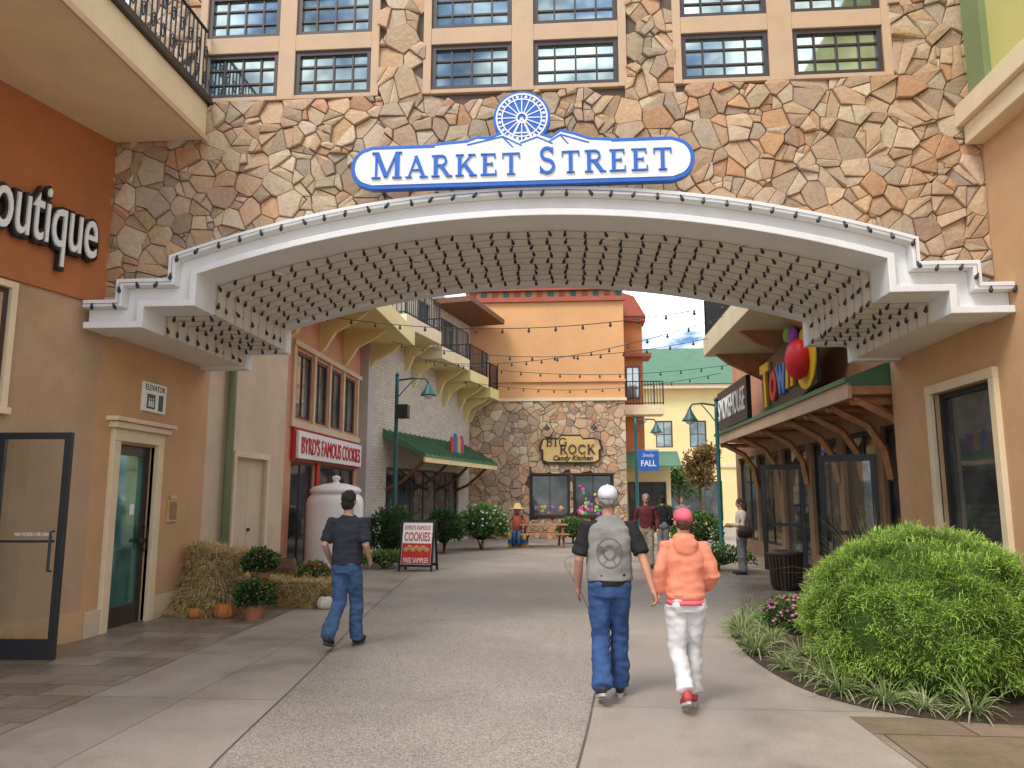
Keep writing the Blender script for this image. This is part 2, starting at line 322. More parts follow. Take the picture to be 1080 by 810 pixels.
SPAL=[(.6,.43,.275),(.57,.385,.235),(.63,.48,.32),(.49,.365,.255),(.6,.385,.225),(.44,.31,.205),(.66,.52,.36),(.57,.4,.25),(.5,.345,.225),(.62,.45,.3),(.53,.405,.285),(.64,.43,.26),(.6,.46,.32),(.58,.33,.18)]
def stones(mb,x0,x1,z0,z1,cw,ch,ok,clips,r,dep=.05,gap=.008,pal=SPAL,k=1.):
    nx=int((x1-x0)/cw)+1; nz=int((z1-z0)/ch)+1; G={}
    for i in range(-3,nx+4):
        for j in range(-3,nz+4):
            if r.random()<.24: continue
            G[i,j]=(x0+(i+.5+r.uniform(-.5,.5))*cw,z0+(j+.5+r.uniform(-.5,.5))*ch,r.uniform(-.012,.012)*cw*cw/.07)
    def emit(poly):
        if len(poly)<3: return
        pp=[p for q,p in enumerate(poly) if math.hypot(p[0]-poly[q-1][0],p[1]-poly[q-1][1])>.018]
        if len(pp)<3: return
        cx=sum(p[0] for p in pp)/len(pp); cz=sum(p[1] for p in pp)/len(pp)
        if max(math.hypot(p[0]-cx,p[1]-cz) for p in pp)<.03: return
        def ins(g): 
            o=[]
            for p in pp:
                L=math.hypot(cx-p[0],cz-p[1])+1e-6; f=min(.6,g/L); o.append((p[0]+(cx-p[0])*f,p[1]+(cz-p[1])*f))
            return o
        d=dep*r.uniform(.45,1.4); tx,tz=r.uniform(-.13,.13),r.uniform(-.13,.13)
        base=r.choice(pal); kk=k*r.uniform(.82,1.12); mb.col=(base[0]*kk*r.uniform(.96,1.04),base[1]*kk,base[2]*kk*r.uniform(.95,1.05))
        A0=[mb.V((p[0],.0,p[1])) for p in ins(gap)]; A1=[mb.V((p[0],d*.8+(p[0]-cx)*tx+(p[1]-cz)*tz,p[1])) for p in ins(gap*1.15)]
        A2=[mb.V((p[0],d+(p[0]-cx)*tx+(p[1]-cz)*tz+r.uniform(-.005,.005),p[1])) for p in ins(gap*1.2+.009)]
        n=len(pp); cv=mb.V((cx+r.uniform(-.02,.02),d+r.uniform(.0,.014),cz+r.uniform(-.02,.02)))
        for U,Vv in ((A0,A1),(A1,A2)):
            for q in range(n): mb.F((U[q],U[(q+1)%n],Vv[(q+1)%n],Vv[q]))
        for q in range(n): mb.F((A2[q],A2[(q+1)%n],cv))
    for (i,j),(x,z,w) in G.items():
        if not(-1<=i<=nx and -1<=j<=nz) or not ok(x,z): continue
        poly=[(x-3*cw,z-3*ch),(x+3*cw,z-3*ch),(x+3*cw,z+3*ch),(x-3*cw,z+3*ch)]
        for a in range(-3,4):
            for b in range(-3,4):
                if (a or b) and (i+a,j+b) in G:
                    X,Z,w2=G[i+a,j+b]; dx,dz=X-x,Z-z; poly=clip(poly,dx,dz,dx*(x+X)/2+dz*(z+Z)/2+w-w2)
        for h in [(-1,0,-x0),(1,0,x1),(0,-1,-z0),(0,1,z1)]+clips(x,z): poly=clip(poly,*h)
        if len(poly)<3: continue
        rr_=r.random()
        if rr_<.55:
            cx=sum(p[0] for p in poly)/len(poly); cz=sum(p[1] for p in poly)/len(poly); a=r.uniform(0,math.pi); na,nb=math.cos(a),math.sin(a); cc=na*cx+nb*cz+r.uniform(-.02,.02)
            P1,P2=clip(poly,na,nb,cc),clip(poly,-na,-nb,-cc); emit(P1)
            if rr_<.14 and len(P2)>2:
                cx=sum(p[0] for p in P2)/len(P2); cz=sum(p[1] for p in P2)/len(P2); cc=-nb*cx+na*cz; emit(clip(P2,-nb,na,cc)); emit(clip(P2,nb,-na,-cc))
            else: emit(P2)
        else: emit(poly)
def railing(mb,s0,s1,o,z0,z1,step=.11,r=.012,along=True):
    P=(lambda s,z:(s,o,z)) if along else (lambda s,z:(o,s,z))
    for z in (z0+.08,z1): mb.tube([P(s0,z),P(s1,z)],r*1.5,6)
    n=max(1,int((s1-s0)/step))
    for k in range(n+1):
        s=s0+(s1-s0)*k/n; mb.tube([P(s,z0),P(s,z1)],r*(2 if k%10==0 or k==n else 1),5)
# ---------------------------------------------------------------- ground
g=MB(); g.quad((-250,-120,0),(250,-120,0),(250,400,0),(-250,400,0)); tag(g.build('ground',M.concrete),kind='structure')
def sheet(name,pts,z,m):
    q=MB(); q.F([q.V((x,y,z)) for x,y in pts]); return tag(q.build(name,m),kind='structure')
Lb=[(-1.75,-2),(-2.0,3),(-2.25,5),(-2.5,7.5),(-2.85,10.4),(-3.2,14),(-3.55,18),(-3.75,21),(-3.5,24),(-3,27)]
Rb=[(1.2,27),(.3,23.5),(-.15,20.3),(.05,16),(.25,12),(.29,8.4),(.17,6.5),(.03,5),(-.2,3),(-.5,-2)]
def smooth(P,n=3):
    o=[]
    for i in range(len(P)-1):
        p0,p1,p2,p3=P[max(i-1,0)],P[i],P[i+1],P[min(i+2,len(P)-1)]
        for k in range(n):
            t=k/n; o.append(tuple(.5*(2*p1[a]+(p2[a]-p0[a])*t+(2*p0[a]-5*p1[a]+4*p2[a]-p3[a])*t*t+(3*p1[a]-p0[a]-3*p2[a]+p3[a])*t**3) for a in (0,1)))
    return o+[P[-1]]
Ls,Rs=smooth(Lb),smooth(Rb)
sheet('street',Ls+Rs,.004,M.agg)
M.joint=mat('dark joint',(.12,.1,.085),.9,.2,5,.2,50)
for P in (Ls,Rs):
    q=MB()
    for i in range(len(P)-1):
        a,b=Vector(P[i]),Vector(P[i+1]); t=(b-a).normalized(); nn=Vector((-t.y,t.x))*.007
        q.quad((a.x+nn.x,a.y+nn.y,.008),(b.x+nn.x,b.y+nn.y,.008),(b.x-nn.x,b.y-nn.y,.008),(a.x-nn.x,a.y-nn.y,.008))
    tag(q.build('street_joint',M.joint),kind='structure')
sheet('pavement',[(-8.5,-2),(-4.0,-2),(-4.0,5),(-4.08,10),(-4.2,14.9),(-6.2,14.9),(-8.5,8)],.004,M.slate)
sheet('pavement',[(2.1,6.25),(2.3,-2),(4.85,-2),(4.85,6.25)],.004,M.brownslate)
sheet('pavement',[(2.9,12.6),(5.3,12.6),(5.3,25),(3.4,25)],.004,M.slate)
# planting bed on the right
bed=smooth([(4.8,6.05),(3.5,6.1),(2.75,6.2),(2.25,6.6),(1.98,7.2),(1.86,8.2),(1.88,9.2),(2.0,10.1),(2.3,11.2),(2.9,12.1),(3.7,12.4),(4.8,12.4)],4)
q=MB(); cen=Vector((3.6,9.2)); prev=None
for k in range(9):
    f=1-k/8.; row=[]
    for x,y in bed:
        p=cen+(Vector((x,y))-cen)*f; h=.006+ (0 if k==0 else .05*min(1,k/3)+.05*noise.noise(Vector((p.x*5,p.y*5,0))) +.03*noise.noise(Vector((p.x*17,p.y*17,3))))
        row.append(q.V((p.x,p.y,max(h,.006))))
    if prev:
        for i in range(len(row)-1): q.F((prev[i],prev[i+1],row[i+1],row[i]))
    prev=row
tag(q.build('planting_bed',M.mulch,smooth=True),kind='structure')
# ---------------------------------------------------------------- gateway building with the arch
XC=-.42; FY=8.8; BY=11.4; XLW=-5.75; XRW=4.85
fF=Fr(0,FY,1,0,0,-1)
def zarc(x): return 5.22-.039*x*x
def prof(d,n=40):
    H=[(4.93-d,3.97-d),(4.93-d,4.22-d),(4.3-d,4.22-d)]
    L=[(XLW+.004,3.97-d)]+[(XC-x,z) for x,z in H]
    X=4.3-d
    L+=[(XC-X+2*X*k/n,zarc(-X+2*X*k/n)-d) for k in range(n+1)]
    return L+[(XC+x,z) for x,z in H[::-1]]+[(XRW-.004,3.97-d)]
def band(mb,d0,d1,y0,y1):
    O,I=prof(d0),prof(d1); n=len(O)
    v=[[mb.V((p[0],y,p[1])) for p in Q] for Q in (O,I) for y in (y0,y1)]
    for i in range(n-1):
        for a,b in ((0,1),(2,3),(0,2),(1,3)): mb.F((v[a][i],v[a][i+1],v[b][i+1],v[b][i]))
    mb.F((v[0][0],v[1][0],v[3][0],v[2][0])); mb.F((v[0][-1],v[1][-1],v[3][-1],v[2][-1]))
gate=thing('gateway_building','stone clad gateway building with white stepped arch and multi pane windows above','building',(XC,FY,0))
m=MB(); band(m,0,.085,8.36,FY+.1); band(m,.085,.255,8.5,FY+.1); band(m,.255,.335,8.4,FY+.1); m.build('cornice',M.white,gate,bevel=.008)
m=MB(); band(m,.24,.30,FY+.1,BY-.1); m.build('soffit',M.soffit,gate)
m=MB(); band(m,0,.335,BY-.1,BY+.12); m.build('rear_cornice',M.white,gate)
WZ=[(6.70,7.31),(7.53,8.14)]
WG=[[(-4.63,-3.66),(-3.44,-2.45)],[(-1.68,-.66),(-.39,.66)],[(1.43,2.48),(2.77,3.83)]]
GR=[(g_[0][0]-.07,g_[1][1]+.07,6.645,8.26) for g_ in WG]
def zmid(x):
    x=abs(x-XC)
    return 3.85 if x>4.8 else (4.1 if x>4.2 else zarc(x)-.12)
m=MB(fF); n=212
for i in range(n):
    a=XLW+(XRW-XLW)*i/n; b=XLW+(XRW-XLW)*(i+1)/n; c=(a+b)/2; z=max(zmid(a),zmid(b)) if abs(c-XC)>4.1 else None
    za,zb=(z,z) if z else (zmid(a),zmid(b))
    hit=[r for r in GR if r[0]-.02<c<r[1]+.02]
    if hit:
        m.quad((a,0,za),(b,0,zb),(b,0,6.63),(a,0,6.63)); m.quad((a,0,8.28),(b,0,8.28),(b,0,9.6),(a,0,9.6))
    else: m.quad((a,0,za),(b,0,zb),(b,0,9.6),(a,0,9.6))
m.build('mortar_bed',M.mortar,gate)
def okf(x,z):
    if z<zmid(x)+.02: return False
    return not any(r[0]<x<r[1] and r[2]<z<r[3] for r in GR)
def clf(x,z):
    o=[]; xr=x-XC
    if abs(xr)<4.25:
        s=-.078*xr; o.append((s,-1,s*x-zmid(x)))
    else: o.append((0,-1,-zmid(x)))
    for r in GR:
        if x<=r[0] and r[2]-.2<z<r[3]+.2 and r[0]-x<1.2: o.append((1,0,r[0]))
        elif x>=r[1] and r[2]-.2<z<r[3]+.2 and x-r[1]<1.2: o.append((-1,0,-r[1]))
        elif r[0]<=x<=r[1] and z<=r[2]: o.append((0,1,r[2]))
        elif r[0]<=x<=r[1] and z>=r[3]: o.append((0,-1,-r[3]))
    return o
m=MB(fF); stones(m,XLW,XRW,3.8,9.5,.215,.165,okf,clf,random.Random(5),.055,.005); m.build('stone_facing',M.stone,gate)
for gi,grp in enumerate(WG):
    r=GR[gi]; m=MB(fF)
    m.box(r[0]-.03,grp[0][0],-.12,.06,r[2],r[3]); m.box(grp[0][1],grp[1][0],-.12,.055,r[2],r[3]); m.box(grp[1][1],r[1]+.03,-.12,.06,r[2],r[3])
    for a,b in grp:
        m.box(a,b,-.12,.053,r[2],WZ[0][0]); m.box(a,b,-.12,.053,WZ[0][1],WZ[1][0]); m.box(a,b,-.12,.053,WZ[1][1],r[3])
    m.build('window_surround',M.surround,gate,bevel=.006)
    for a,b in grp:
        for z0,z1 in WZ: window(gate,fF,a+.004,b-.004,z0+.004,z1-.004,-.045,4,3,.055,.022,M.bronze,M.glassup)
m=MB(); m.box(XLW,XRW,FY+.45,BY+.1,5.3,9.55); m.build('upper_storey',M.tan,gate)
for px,py in ((293,285),(645,249),(793,246),(440,275),(860,300)):
    d=ray(px,py); p=CP+d*1.
    for _ in range(60):
        zz=zarc(p.x-XC)-.3
        if p.z>zz: break
        p+=d*.16
    m=MB(); c=Vector((p.x,min(max(p.y,9),11),zarc(p.x-XC)-.3)); m.lathe([(.1,.01),(.1,-.018),(.075,-.02),(.07,-.004)],c,20); dl=m.build('downlight',M.white,gate,smooth=False)
    m=MB(); m.lathe([(.066,-.006),(.03,-.0075)],c,16); m.build('lens',M.cream,dl)
# bulb strings under the arch
bm_=MB(); bm_.lathe([(.011,0),(.013,-.026),(.02,-.038),(.023,-.058),(.015,-.078),(.004,-.085)],(0,0,0),8); bulb_me=bm_.mesh('bulb'); bulb_me.materials.append(M.black)
ORD=['first','second','third','fourth','fifth','sixth','seventh','eighth','ninth','tenth','eleventh','twelfth']
def walk(P,step):
    out=[]; acc=step*.5
    for i in range(len(P)-1):
        a,b=Vector(P[i]),Vector(P[i+1]); L=(b-a).length
        while acc<=L and L>1e-6: out.append(a+(b-a)*(acc/L)); acc+=step
        acc-=L
    return out
for k in range(9):
    y=9.0+k*.265; P=[]
    for i,(x,z) in enumerate(prof(.312)):
        if abs(x-XC)<4.7: P.append((x,y+.018*math.sin(i*1.9+k),z-.006*abs(math.sin(i*1.3+k))))
    root=thing('light_string',ORD[k]+' row of small dark bulbs under the arch ceiling, counting back from the sign','light string',P[0],0,'bulb strings under the arch')
    m=MB(); m.tube(P,.0022,5); m.build('cable',M.black,root)
    for c in walk(P,.235):
        o=bpy.data.objects.new('bulb',bulb_me); C.objects.link(o); o.parent=root; o.location=c-Vector(P[0])+Vector((rnd.uniform(-.02,.02),rnd.uniform(-.012,.012),0)); o.rotation_euler=(rnd.uniform(-.5,.5),rnd.uniform(-.5,.5),0)
P=[(x,8.352,z) for x,z in prof(.05)]
root=thing('light_string','row of dark bulbs fixed along the white front face of the arch','light string',P[0],0,'bulb strings under the arch')
m=MB(); m.tube(P,.003,5); m.build('cable',M.black,root)
for c in walk(P,.26):
    o=bpy.data.objects.new('bulb',bulb_me); C.objects.link(o); o.parent=root; o.location=c-Vector(P[0])+Vector((0,-.012,0)); o.rotation_euler=(rnd.uniform(-.2,.2),rnd.uniform(-.6,.6),0)
# MARKET STREET sign
sg=thing('street_sign','blue and white MARKET STREET sign with round ferris wheel emblem above the arch','sign',(-.53,8.34,5.21))
fS=Fr(-.53,8.34,1,0,0,-1)
def pill(e,z0,z1,w):
    zc=(z0+z1)/2; h=(z1-z0)/2+e; o=[]
    w=w+e
    for a in range(-70,71,14): o.append((w-h*.75+h*.75*math.cos(R(a))/1.,zc+h*.9*math.sin(R(a))))
    o.append((w-h*.95,zc+h)); o.append((-w+h*.95,zc+h))
    for a in range(110,251,14): o.append((-w+h*.75+h*.75*math.cos(R(a)),zc+h*.9*math.sin(R(a))))
    o.append((-w+h*.95,zc-h)); o.append((w-h*.95,zc-h)); return o
m=MB(fS); m.prism([(x,-.05,z) for x,z in pill(.045,5.255,5.70,1.95)],(0,.1,0))
Z0=5.70
def mts(e): return [(-1.0,Z0-.1),(-1.0+e*.2,Z0+.02+e),(-.62,Z0+.045+e),(-.5,Z0+.09+e),(-.36,Z0+.075+e),(-.2,Z0+.14+e),(0,Z0+.05+e),(.2,Z0+.12+e),(.36,Z0+.06+e),(.47,Z0+.14+e),(.62,Z0+.1+e),(.8,Z0+.03+e),(1.05,Z0+.01+e),(1.1,Z0-.1)]
m.prism([(x,-.045,z) for x,z in mts(.045)],(0,.09,0))
m.prism([(.02+.335*math.cos(R(a)),-.04,6.04+.335*math.sin(R(a))) for a in range(0,360,9)],(0,.082,0))
bo=m.build('board',M.blue,sg,bevel=.006)
m=MB(fS); m.prism([(x,.05,z) for x,z in pill(-.005,5.255,5.70,1.95)],(0,.006,0)); m.prism([(x,.045,z) for x,z in mts(0)],(0,.009,0))
def ringp(mb,cx,cz,r0,r1,o0,o1,n=40):
    for k in range(n):
        a,b=2*math.pi*k/n,2*math.pi*(k+1)/n
        mb.prism([(cx+r0*math.cos(a),o0,cz+r0*math.sin(a)),(cx+r1*math.cos(a),o0,cz+r1*math.sin(a)),(cx+r1*math.cos(b),o0,cz+r1*math.sin(b)),(cx+r0*math.cos(b),o0,cz+r0*math.sin(b))],(0,o1-o0,0))
m.build('face',M.signwhite,bo)
def bar(mb,x0,z0,x1,z1,w,o0,o1):
    d=Vector((x1-x0,z1-z0)).normalized(); nx,nz=-d.y*w/2,d.x*w/2
    mb.prism([(x0+nx,o0,z0+nz),(x1+nx,o0,z1+nz),(x1-nx,o0,z1-nz),(x0-nx,o0,z0-nz)],(0,o1-o0,0))
m=MB(fS); cx,cz=.02,6.04
ringp(m,cx,cz,.285,.305,.042,.05); ringp(m,cx,cz,.225,.24,.042,.0495); ringp(m,cx,cz,.05,.07,.042,.051,20)
for k in range(16):
    a=2*math.pi*k/16; bar(m,cx+.06*math.cos(a),cz+.06*math.sin(a),cx+.29*math.cos(a),cz+.29*math.sin(a),.012,.042,.0478+.0002*k)
    ringp(m,cx+.262*math.cos(a+.2),cz+.262*math.sin(a+.2),0,.018,.042,.0487,8)
bar(m,cx,cz,cx-.14,cz-.3,.022,.042,.053); bar(m,cx,cz,cx+.14,cz-.3,.022,.042,.0535); bar(m,cx-.09,cz-.19,cx+.09,cz-.19,.016,.042,.0542)
m.build('emblem',M.signwhite,bo)
m=MB(fS)
for a,b,c,d in ((-.62,.02,-.2,.11),(-.2,.11,.02,-.01),(.0,.02,.2,.09),(.2,.09,.38,.0),(.34,.03,.47,.11),(.47,.11,.8,.0),(-.2,.1,-.08,-.03),(.47,.1,.56,-.01)): bar(m,a,Z0+b,c,Z0+d,.014,.05,.061+.0004*abs(a))
m.build('mountain_line',M.blue,bo)
m=MB(fS); serif(m,'MARKET STREET',-1.74,1.74,5.335,.265,.057,.016,.15,(0,7)); m.build('lettering',M.blue,sg)
# ---------------------------------------------------------------- left: boutique building (angled wall toward the viewer)
ANG=R(14); d14=Vector((-math.sin(ANG),-math.cos(ANG),0)); n14=Vector((math.cos(ANG),-math.sin(ANG),0)); p14=Vector((XLW,FY,0))
fB=Fr(XLW,FY,d14.x,d14.y,n14.x,n14.y)
bt=thing('boutique_building','tan and terracotta stucco building with overhanging balcony beside the arch','building',(XLW-.6,5.5,0))
m=MB(fB); wall(m,0,9,0,4.0,[(1.22,2.2,0,2.42)],.2); m.build('lower_wall',M.tan,bt)
m=MB(fB); m.box(0,9,-.3,.035,4.0,6.2); m.build('upper_wall',M.orange,bt)
m=MB(fB); m.box(0,1.14,0,.05,0,.32); m.build('skirting',M.tan2,bt)
m=MB(fB); trimf(m,1.26,2.75,2.6,3.9,.07,0,.05); m.build('window_trim',M.cream,bt)
window(bt,fB,1.27,2.74,2.62,3.89,-.06,2,1,.05,.03,M.bronze,M.glassdk)
m=MB(fB); m.box(1.22,2.2,-.19,-.17,0,2.42); m.build('entrance_recess',M.glassdk,bt)
m=MB(); m.box(-9,-4.55,1.0,FY-.07,6.13,6.6); bal=m.build('balcony',M.cream,bt,bevel=.01)
m=MB(); m.box(-9,-4.49,1.0,FY-.07,6.603,6.68); m.build('balcony_cap',M.bronze,bal)
m=MB(); m.box(-4.548,-4.515,1.0,FY-.07,6.09,6.16); m.build('drip_edge',M.surround,bal)
m=MB()
for z in (6.78,7.6): m.tube([(-4.6,2,z),(-4.6,FY-.1,z)],.02,6)
y=2.05
while y<FY-.1:
    m.tube([(-4.6,y,6.68),(-4.6,y,7.6)],.011,5)
    if int(y*10)%2==0:
        for zc in (6.95,7.3): m.tube([(-4.6,y+.05+.045*math.cos(a*.55)*(1-a*.05),zc+.11*math.sin(a*.55)*(1-a*.04)) for a in range(16)],.008,5)
    y+=.1
m.build('railing',M.iron,bal)
h1=onP(92,262,p14,n14); h0=onP(-10,225,p14,n14); L=(h1-h0).xy.length; W=L/.80
cc=h1+d14*(W/2); cc=Vector((cc.x,cc.y,4.72))+n14*.1
bs=thing('shop_sign','white script Boutique letters outlined in black on the terracotta wall','sign',(cc.x,cc.y,4.2))
text('letter_backing','Boutique',M.black,bs,cc,-d14,(0,0,1),W+.08,.98,.07,.04); text('lettering','Boutique',M.signwhite,bs,cc+n14*.045,-d14,(0,0,1),W,.9,.03,.0)
# open glass door
dl=thing('open_door','dark framed glass door standing open at the left edge','door',(-6.02,7.62,0))
tgt=gnd(57,698); dd=Vector((tgt.x+6.02,tgt.y-7.62,0)); dW=dd.length; dd.normalize(); fD=Fr(-6.02,7.62,dd.x,dd.y,dd.y,-dd.x)
m=MB(fD); m.box(0,.07,-.025,.025,.02,2.33); m.box(dW-.075,dW,-.025,.025,.02,2.33); m.box(.07,dW-.075,-.024,.024,2.26,2.33); m.box(.07,dW-.075,-.024,.024,.02,.22); m.build('frame',M.black,dl,bevel=.004)
m=MB(fD); m.tube([(dW-.1,.03,.9),(dW-.1,.08,.9),(dW-.1,.08,1.3),(dW-.1,.03,1.3)],.014,6); m.tube([(.07,.05,1.2),(dW-.08,.05,1.2)],.012,6); m.build('handle',M.black,dl)
m=MB(fD); m.box(.07,dW-.075,-.004,.004,.22,2.26); m.build('pane',M.clear,dl)
text('lettering','NO FOOD OR DRINK',M.signwhite,dl,fD(Vector((dW*.6,.008,1.27))),dd,(0,0,1),.42,.035,.003)
# ---------------------------------------------------------------- left: passage building with elevator door
fL=Fr(XLW,0,0,1,1,0)
pb=thing('passage_building','tan stucco building under the arch with framed glass elevator door','building',(XLW,11.5,0))
DY0,DY1=9.28,10.17
m=MB(fL); wall(m,FY,BY+.25,0,7,[(DY0,DY1,0,2.33)],.16); m.build('wall',M.tan2,pb)
m=MB(fL); wall(m,BY+.25,15.0,0,7,[(12.75,14.1,0,2.35)],.16); m.quad((15.0,0,0),(15.0,-1.2,0),(15.0,-1.2,7),(15.0,0,7)); m.build('rear_wall',M.beige,pb)
for a,b in ((FY+.02,DY0-.16),(DY1+.16,BY+.2)): m=MB(fL); m.box(a,b,0,.045,0,.3); m.build('skirting',M.beige,pb)
m=MB(fL); m.box(DY0-.15,DY0,-.05,.06,0,2.36); m.box(DY1,DY1+.15,-.05,.06,0,2.36); m.box(DY0-.15,DY1+.15,-.05,.062,2.36,2.52); m.box(DY0-.22,DY1+.22,0,.12,2.52,2.6); m.box(DY0-.28,DY1+.28,0,.16,2.603,2.66); ds=m.build('door_surround',M.cream,pb,bevel=.008)
m=MB(fL); m.box(DY0+.004,DY0+.1,-.12,-.06,.01,2.325); m.box(DY1-.1,DY1-.004,-.12,-.06,.01,2.325); m.box(DY0+.1,DY1-.1,-.12,-.062,2.2,2.325); m.box(DY0+.1,DY1-.1,-.12,-.062,.01,.26); dr=m.build('door',M.bronze,pb)
m=MB(fL); m.box(DY0+.08,DY1-.08,-.1,-.085,.2,2.25); m.build('pane',M.glassteal,dr)
m=MB(fL); m.tube([(DY1-.05,-.06,.95),(DY1-.05,.0,.95),(DY1-.05,.0,1.25),(DY1-.05,-.06,1.25)],.014,6); m.box(DY1-.2,DY1-.03,-.06,-.01,1.05,1.1); m.build('handle',M.black,dr)
m=MB(fL); m.box(DY0+.52,DY0+.62,-.083,-.08,1.42,1.56); m.build('notice',M.signwhite,dr)
m=MB(fL); m.box(12.76,14.09,-.1,-.05,.01,2.34); m.box(13.41,13.44,-.05,-.045,.05,2.3); bd=m.build('service_door',M.beige,pb)
m=MB(fL); trimf(m,12.75,14.1,0,2.35,.1,0,.04,False); m.build('door_surround',M.cream,pb)
m=MB(fL); m.lathe([(.03,0),(.03,.05)],(13.5,-.03,1.05),10); m.build('handle',M.black,bd)
m=MB(fL); m.tube([(12.3,.09,.05),(12.3,.09,6.6)],.07,10); m.build('downspout',M.greenpipe,pb,smooth=True)
es=thing('elevator_sign','small white ELEVATOR 1 sign on the tan wall above the glass door','sign',(XLW,10.05,2.84))
m=MB(fL); m.box(9.74,10.32,0,.035,2.81,3.21); m.build('board',M.signwhite,es,bevel=.004)
text('lettering','ELEVATOR',M.black,es,(XLW+.037,10.03,3.14),(0,1,0),(0,0,1),.5,.08,.004,.0); text('numeral','1',M.black,es,(XLW+.037,10.18,2.95),(0,1,0),(0,0,1),.12,.22,.004,.02)
m=MB(fL); m.box(9.83,10.03,.035,.039,2.85,3.05); pg=m.build('pictogram',M.black,es)
for s in (9.88,9.93,9.98): m=MB(fL); m.box(s-.014,s+.014,.039,.0415,2.875,2.96); m.ell((s,.04,2.985),(.013,.003,.013),8,5); m.build('figure',M.signwhite,pg)
pl=thing('wall_plaque','small gold framed plaque on the wall right of the elevator door','plaque',(XLW,10.72,1.3))
m=MB(fL); m.box(10.6,10.85,0,.025,1.3,1.62); m.box(10.63,10.82,.02,.034,1.62,1.68); m.build('board',M.gold,pl,bevel=.005); m=MB(fL); m.box(10.625,10.825,.025,.03,1.33,1.59); m.build('face',M.brown,pl)
# ---------------------------------------------------------------- left: cookie shop
fC=Fr(-6.2,0,0,1,1,0)
cs=thing('cookie_shop','salmon stucco cookie shop with red shopfront, wide upper windows and yellow eave','building',(-6.2,19,0))
UW=[(16.75,17.75),(17.95,18.95),(19.15,20.15),(20.35,21.5)]
ops=[(a,b,3.45,5.0) for a,b in UW]+[(16.6,18.1,.1,2.45),(18.5,21.6,.1,2.45)]
m=MB(fC); wall(m,15.0,22.6,0,7.4,ops,.15); m.build('wall',M.salmon,cs)
m=MB(fC); m.box(16.4,22,0,.06,3.22,3.38); m.box(16.4,22,0,.08,5.08,5.2)
for s in (16.42,17.8,19.0,20.2,21.6): m.box(s,s+.12,0,.055,3.38,5.08)
m.build('window_trim',M.beige,cs)
for a,b in UW: window(cs,fC,a,b,3.45,5.0,-.1,2,1,.06,.03,M.bronze,M.glass)
m=MB(fC); m.box(16.5,21.8,0,.09,2.47,3.19); m.box(18.2,18.4,0,.07,0,2.47); m.build('shopfront',M.red,cs)
window(cs,fC,16.6,18.1,.1,2.45,-.1,2,1,.06,.03,M.bronze,M.glassdk,'shop_window'); window(cs,fC,18.5,21.6,.1,2.45,-.1,3,1,.06,.03,M.bronze,M.glassdk,'shop_window')
m=MB(fC); m.box(22.0,22.6,0,.25,0,7.4); m.build('pilaster',M.gstucco,cs)
m=MB(fC); m.box(15.2,22.6,0,1.5,6.25,6.75); m.build('eave',M.yellow,cs,bevel=.01)
for s in (16.2,18.2,20.2,22.2):
    m=MB(fC); m.prism([(s,0,6.25),(s,1.2,6.25),(s,.95,6.05),(s,.4,5.75),(s,.12,5.3),(s,0,5.2)],(.14,0,0)); m.build('corbel',M.yellow,cs)
ck=thing('shop_sign','white signboard with red BYRD\'S FAMOUS COOKIES lettering over the red shopfront','sign',(-6.1,18.9,2.6))
m=MB(fC); m.box(16.58,21.75,.1,.17,2.52,3.14); m.build('board',M.signwhite,ck,bevel=.01)
text('lettering',"BYRD'S FAMOUS COOKIES",M.red,ck,(-6.02,19.15,2.83),(0,1,0),(0,0,1),4.8,.4,.02,.0)
# giant white jar
jr=thing('display_jar','large white cookie jar display with lid in front of the red shopfront','jar',(-5.25,16.9,0))
m=MB(); m.lathe([(.56,0),(.62,.04),(.63,.2),(.63,1.5),(.61,1.62),(.55,1.7),(.5,1.74)],(-5.25,16.9,0),32); m.build('body',M.jar,jr,smooth=True)
m=MB(); m.lathe([(.51,1.72),(.57,1.76),(.57,1.82),(.5,1.88),(.25,1.95),(.08,1.97),(.06,2.02),(.1,2.07),(.08,2.12),(.01,2.14)],(-5.25,16.9,0),32); m.build('lid',M.jar,jr,smooth=True)
# ---------------------------------------------------------------- left: pale brick building with balconies
WD=Vector((.217,.976)).normalized(); fW=Fr(-5.95,22.6,WD.x,WD.y,WD.y,-WD.x)
wb=thing('brick_building','pale brick building with stepped cream balconies and green shop awning','building',(-5.2,26.5,0))
m=MB(fW); wall(m,0,8.6,0,9.3,[(1.0,7.4,.15,2.6),(3.2,4.3,6.9,8.6),(5.6,6.7,6.6,8.4)],.2); m.build('wall',M.wbrick,wb)
window(wb,fW,1.0,7.4,.15,2.6,-.15,6,1,.07,.05,M.bronze,M.glassdk,'shop_window'); window(wb,fW,3.2,4.3,6.9,8.6,-.15,2,1,.06,.04,M.bronze,M.glass); window(wb,fW,5.6,6.7,6.6,8.4,-.15,2,1,.06,.04,M.bronze,M.glass)
for s0,s1,oo,z in ((-.2,2.6,1.15,6.75),(2.7,5.4,1.15,6.3),(5.5,7.6,1.15,5.95),(7.7,8.8,1.2,5.6)):
    m=MB(fW); m.box(s0,s1,0,oo,z,z+.42); b=m.build('balcony',M.cream if z>6 else M.yellow,wb,bevel=.01)
    for s in (s0+.15,s1-.35):
        m=MB(fW); m.prism([(s,0,z),(s,oo*.85,z),(s,oo*.7,z-.15),(s,.3,z-.42),(s,.1,z-.85),(s,0,z-.95)],(.12,0,0)); m.build('corbel',M.yellow,b)
    m=MB(fW); railing(m,s0+.05,s1-.05,oo-.06,z+.42,z+1.4,.14,.016); railing(m,.05,oo-.06,s0+.05,z+.42,z+1.4,.14,.016,False); m.build('railing',M.iron,b)
m=MB(fW); m.box(4.6,8.6,-.1,1.5,8.75,8.95); m.build('roof_overhang',M.wood,wb)
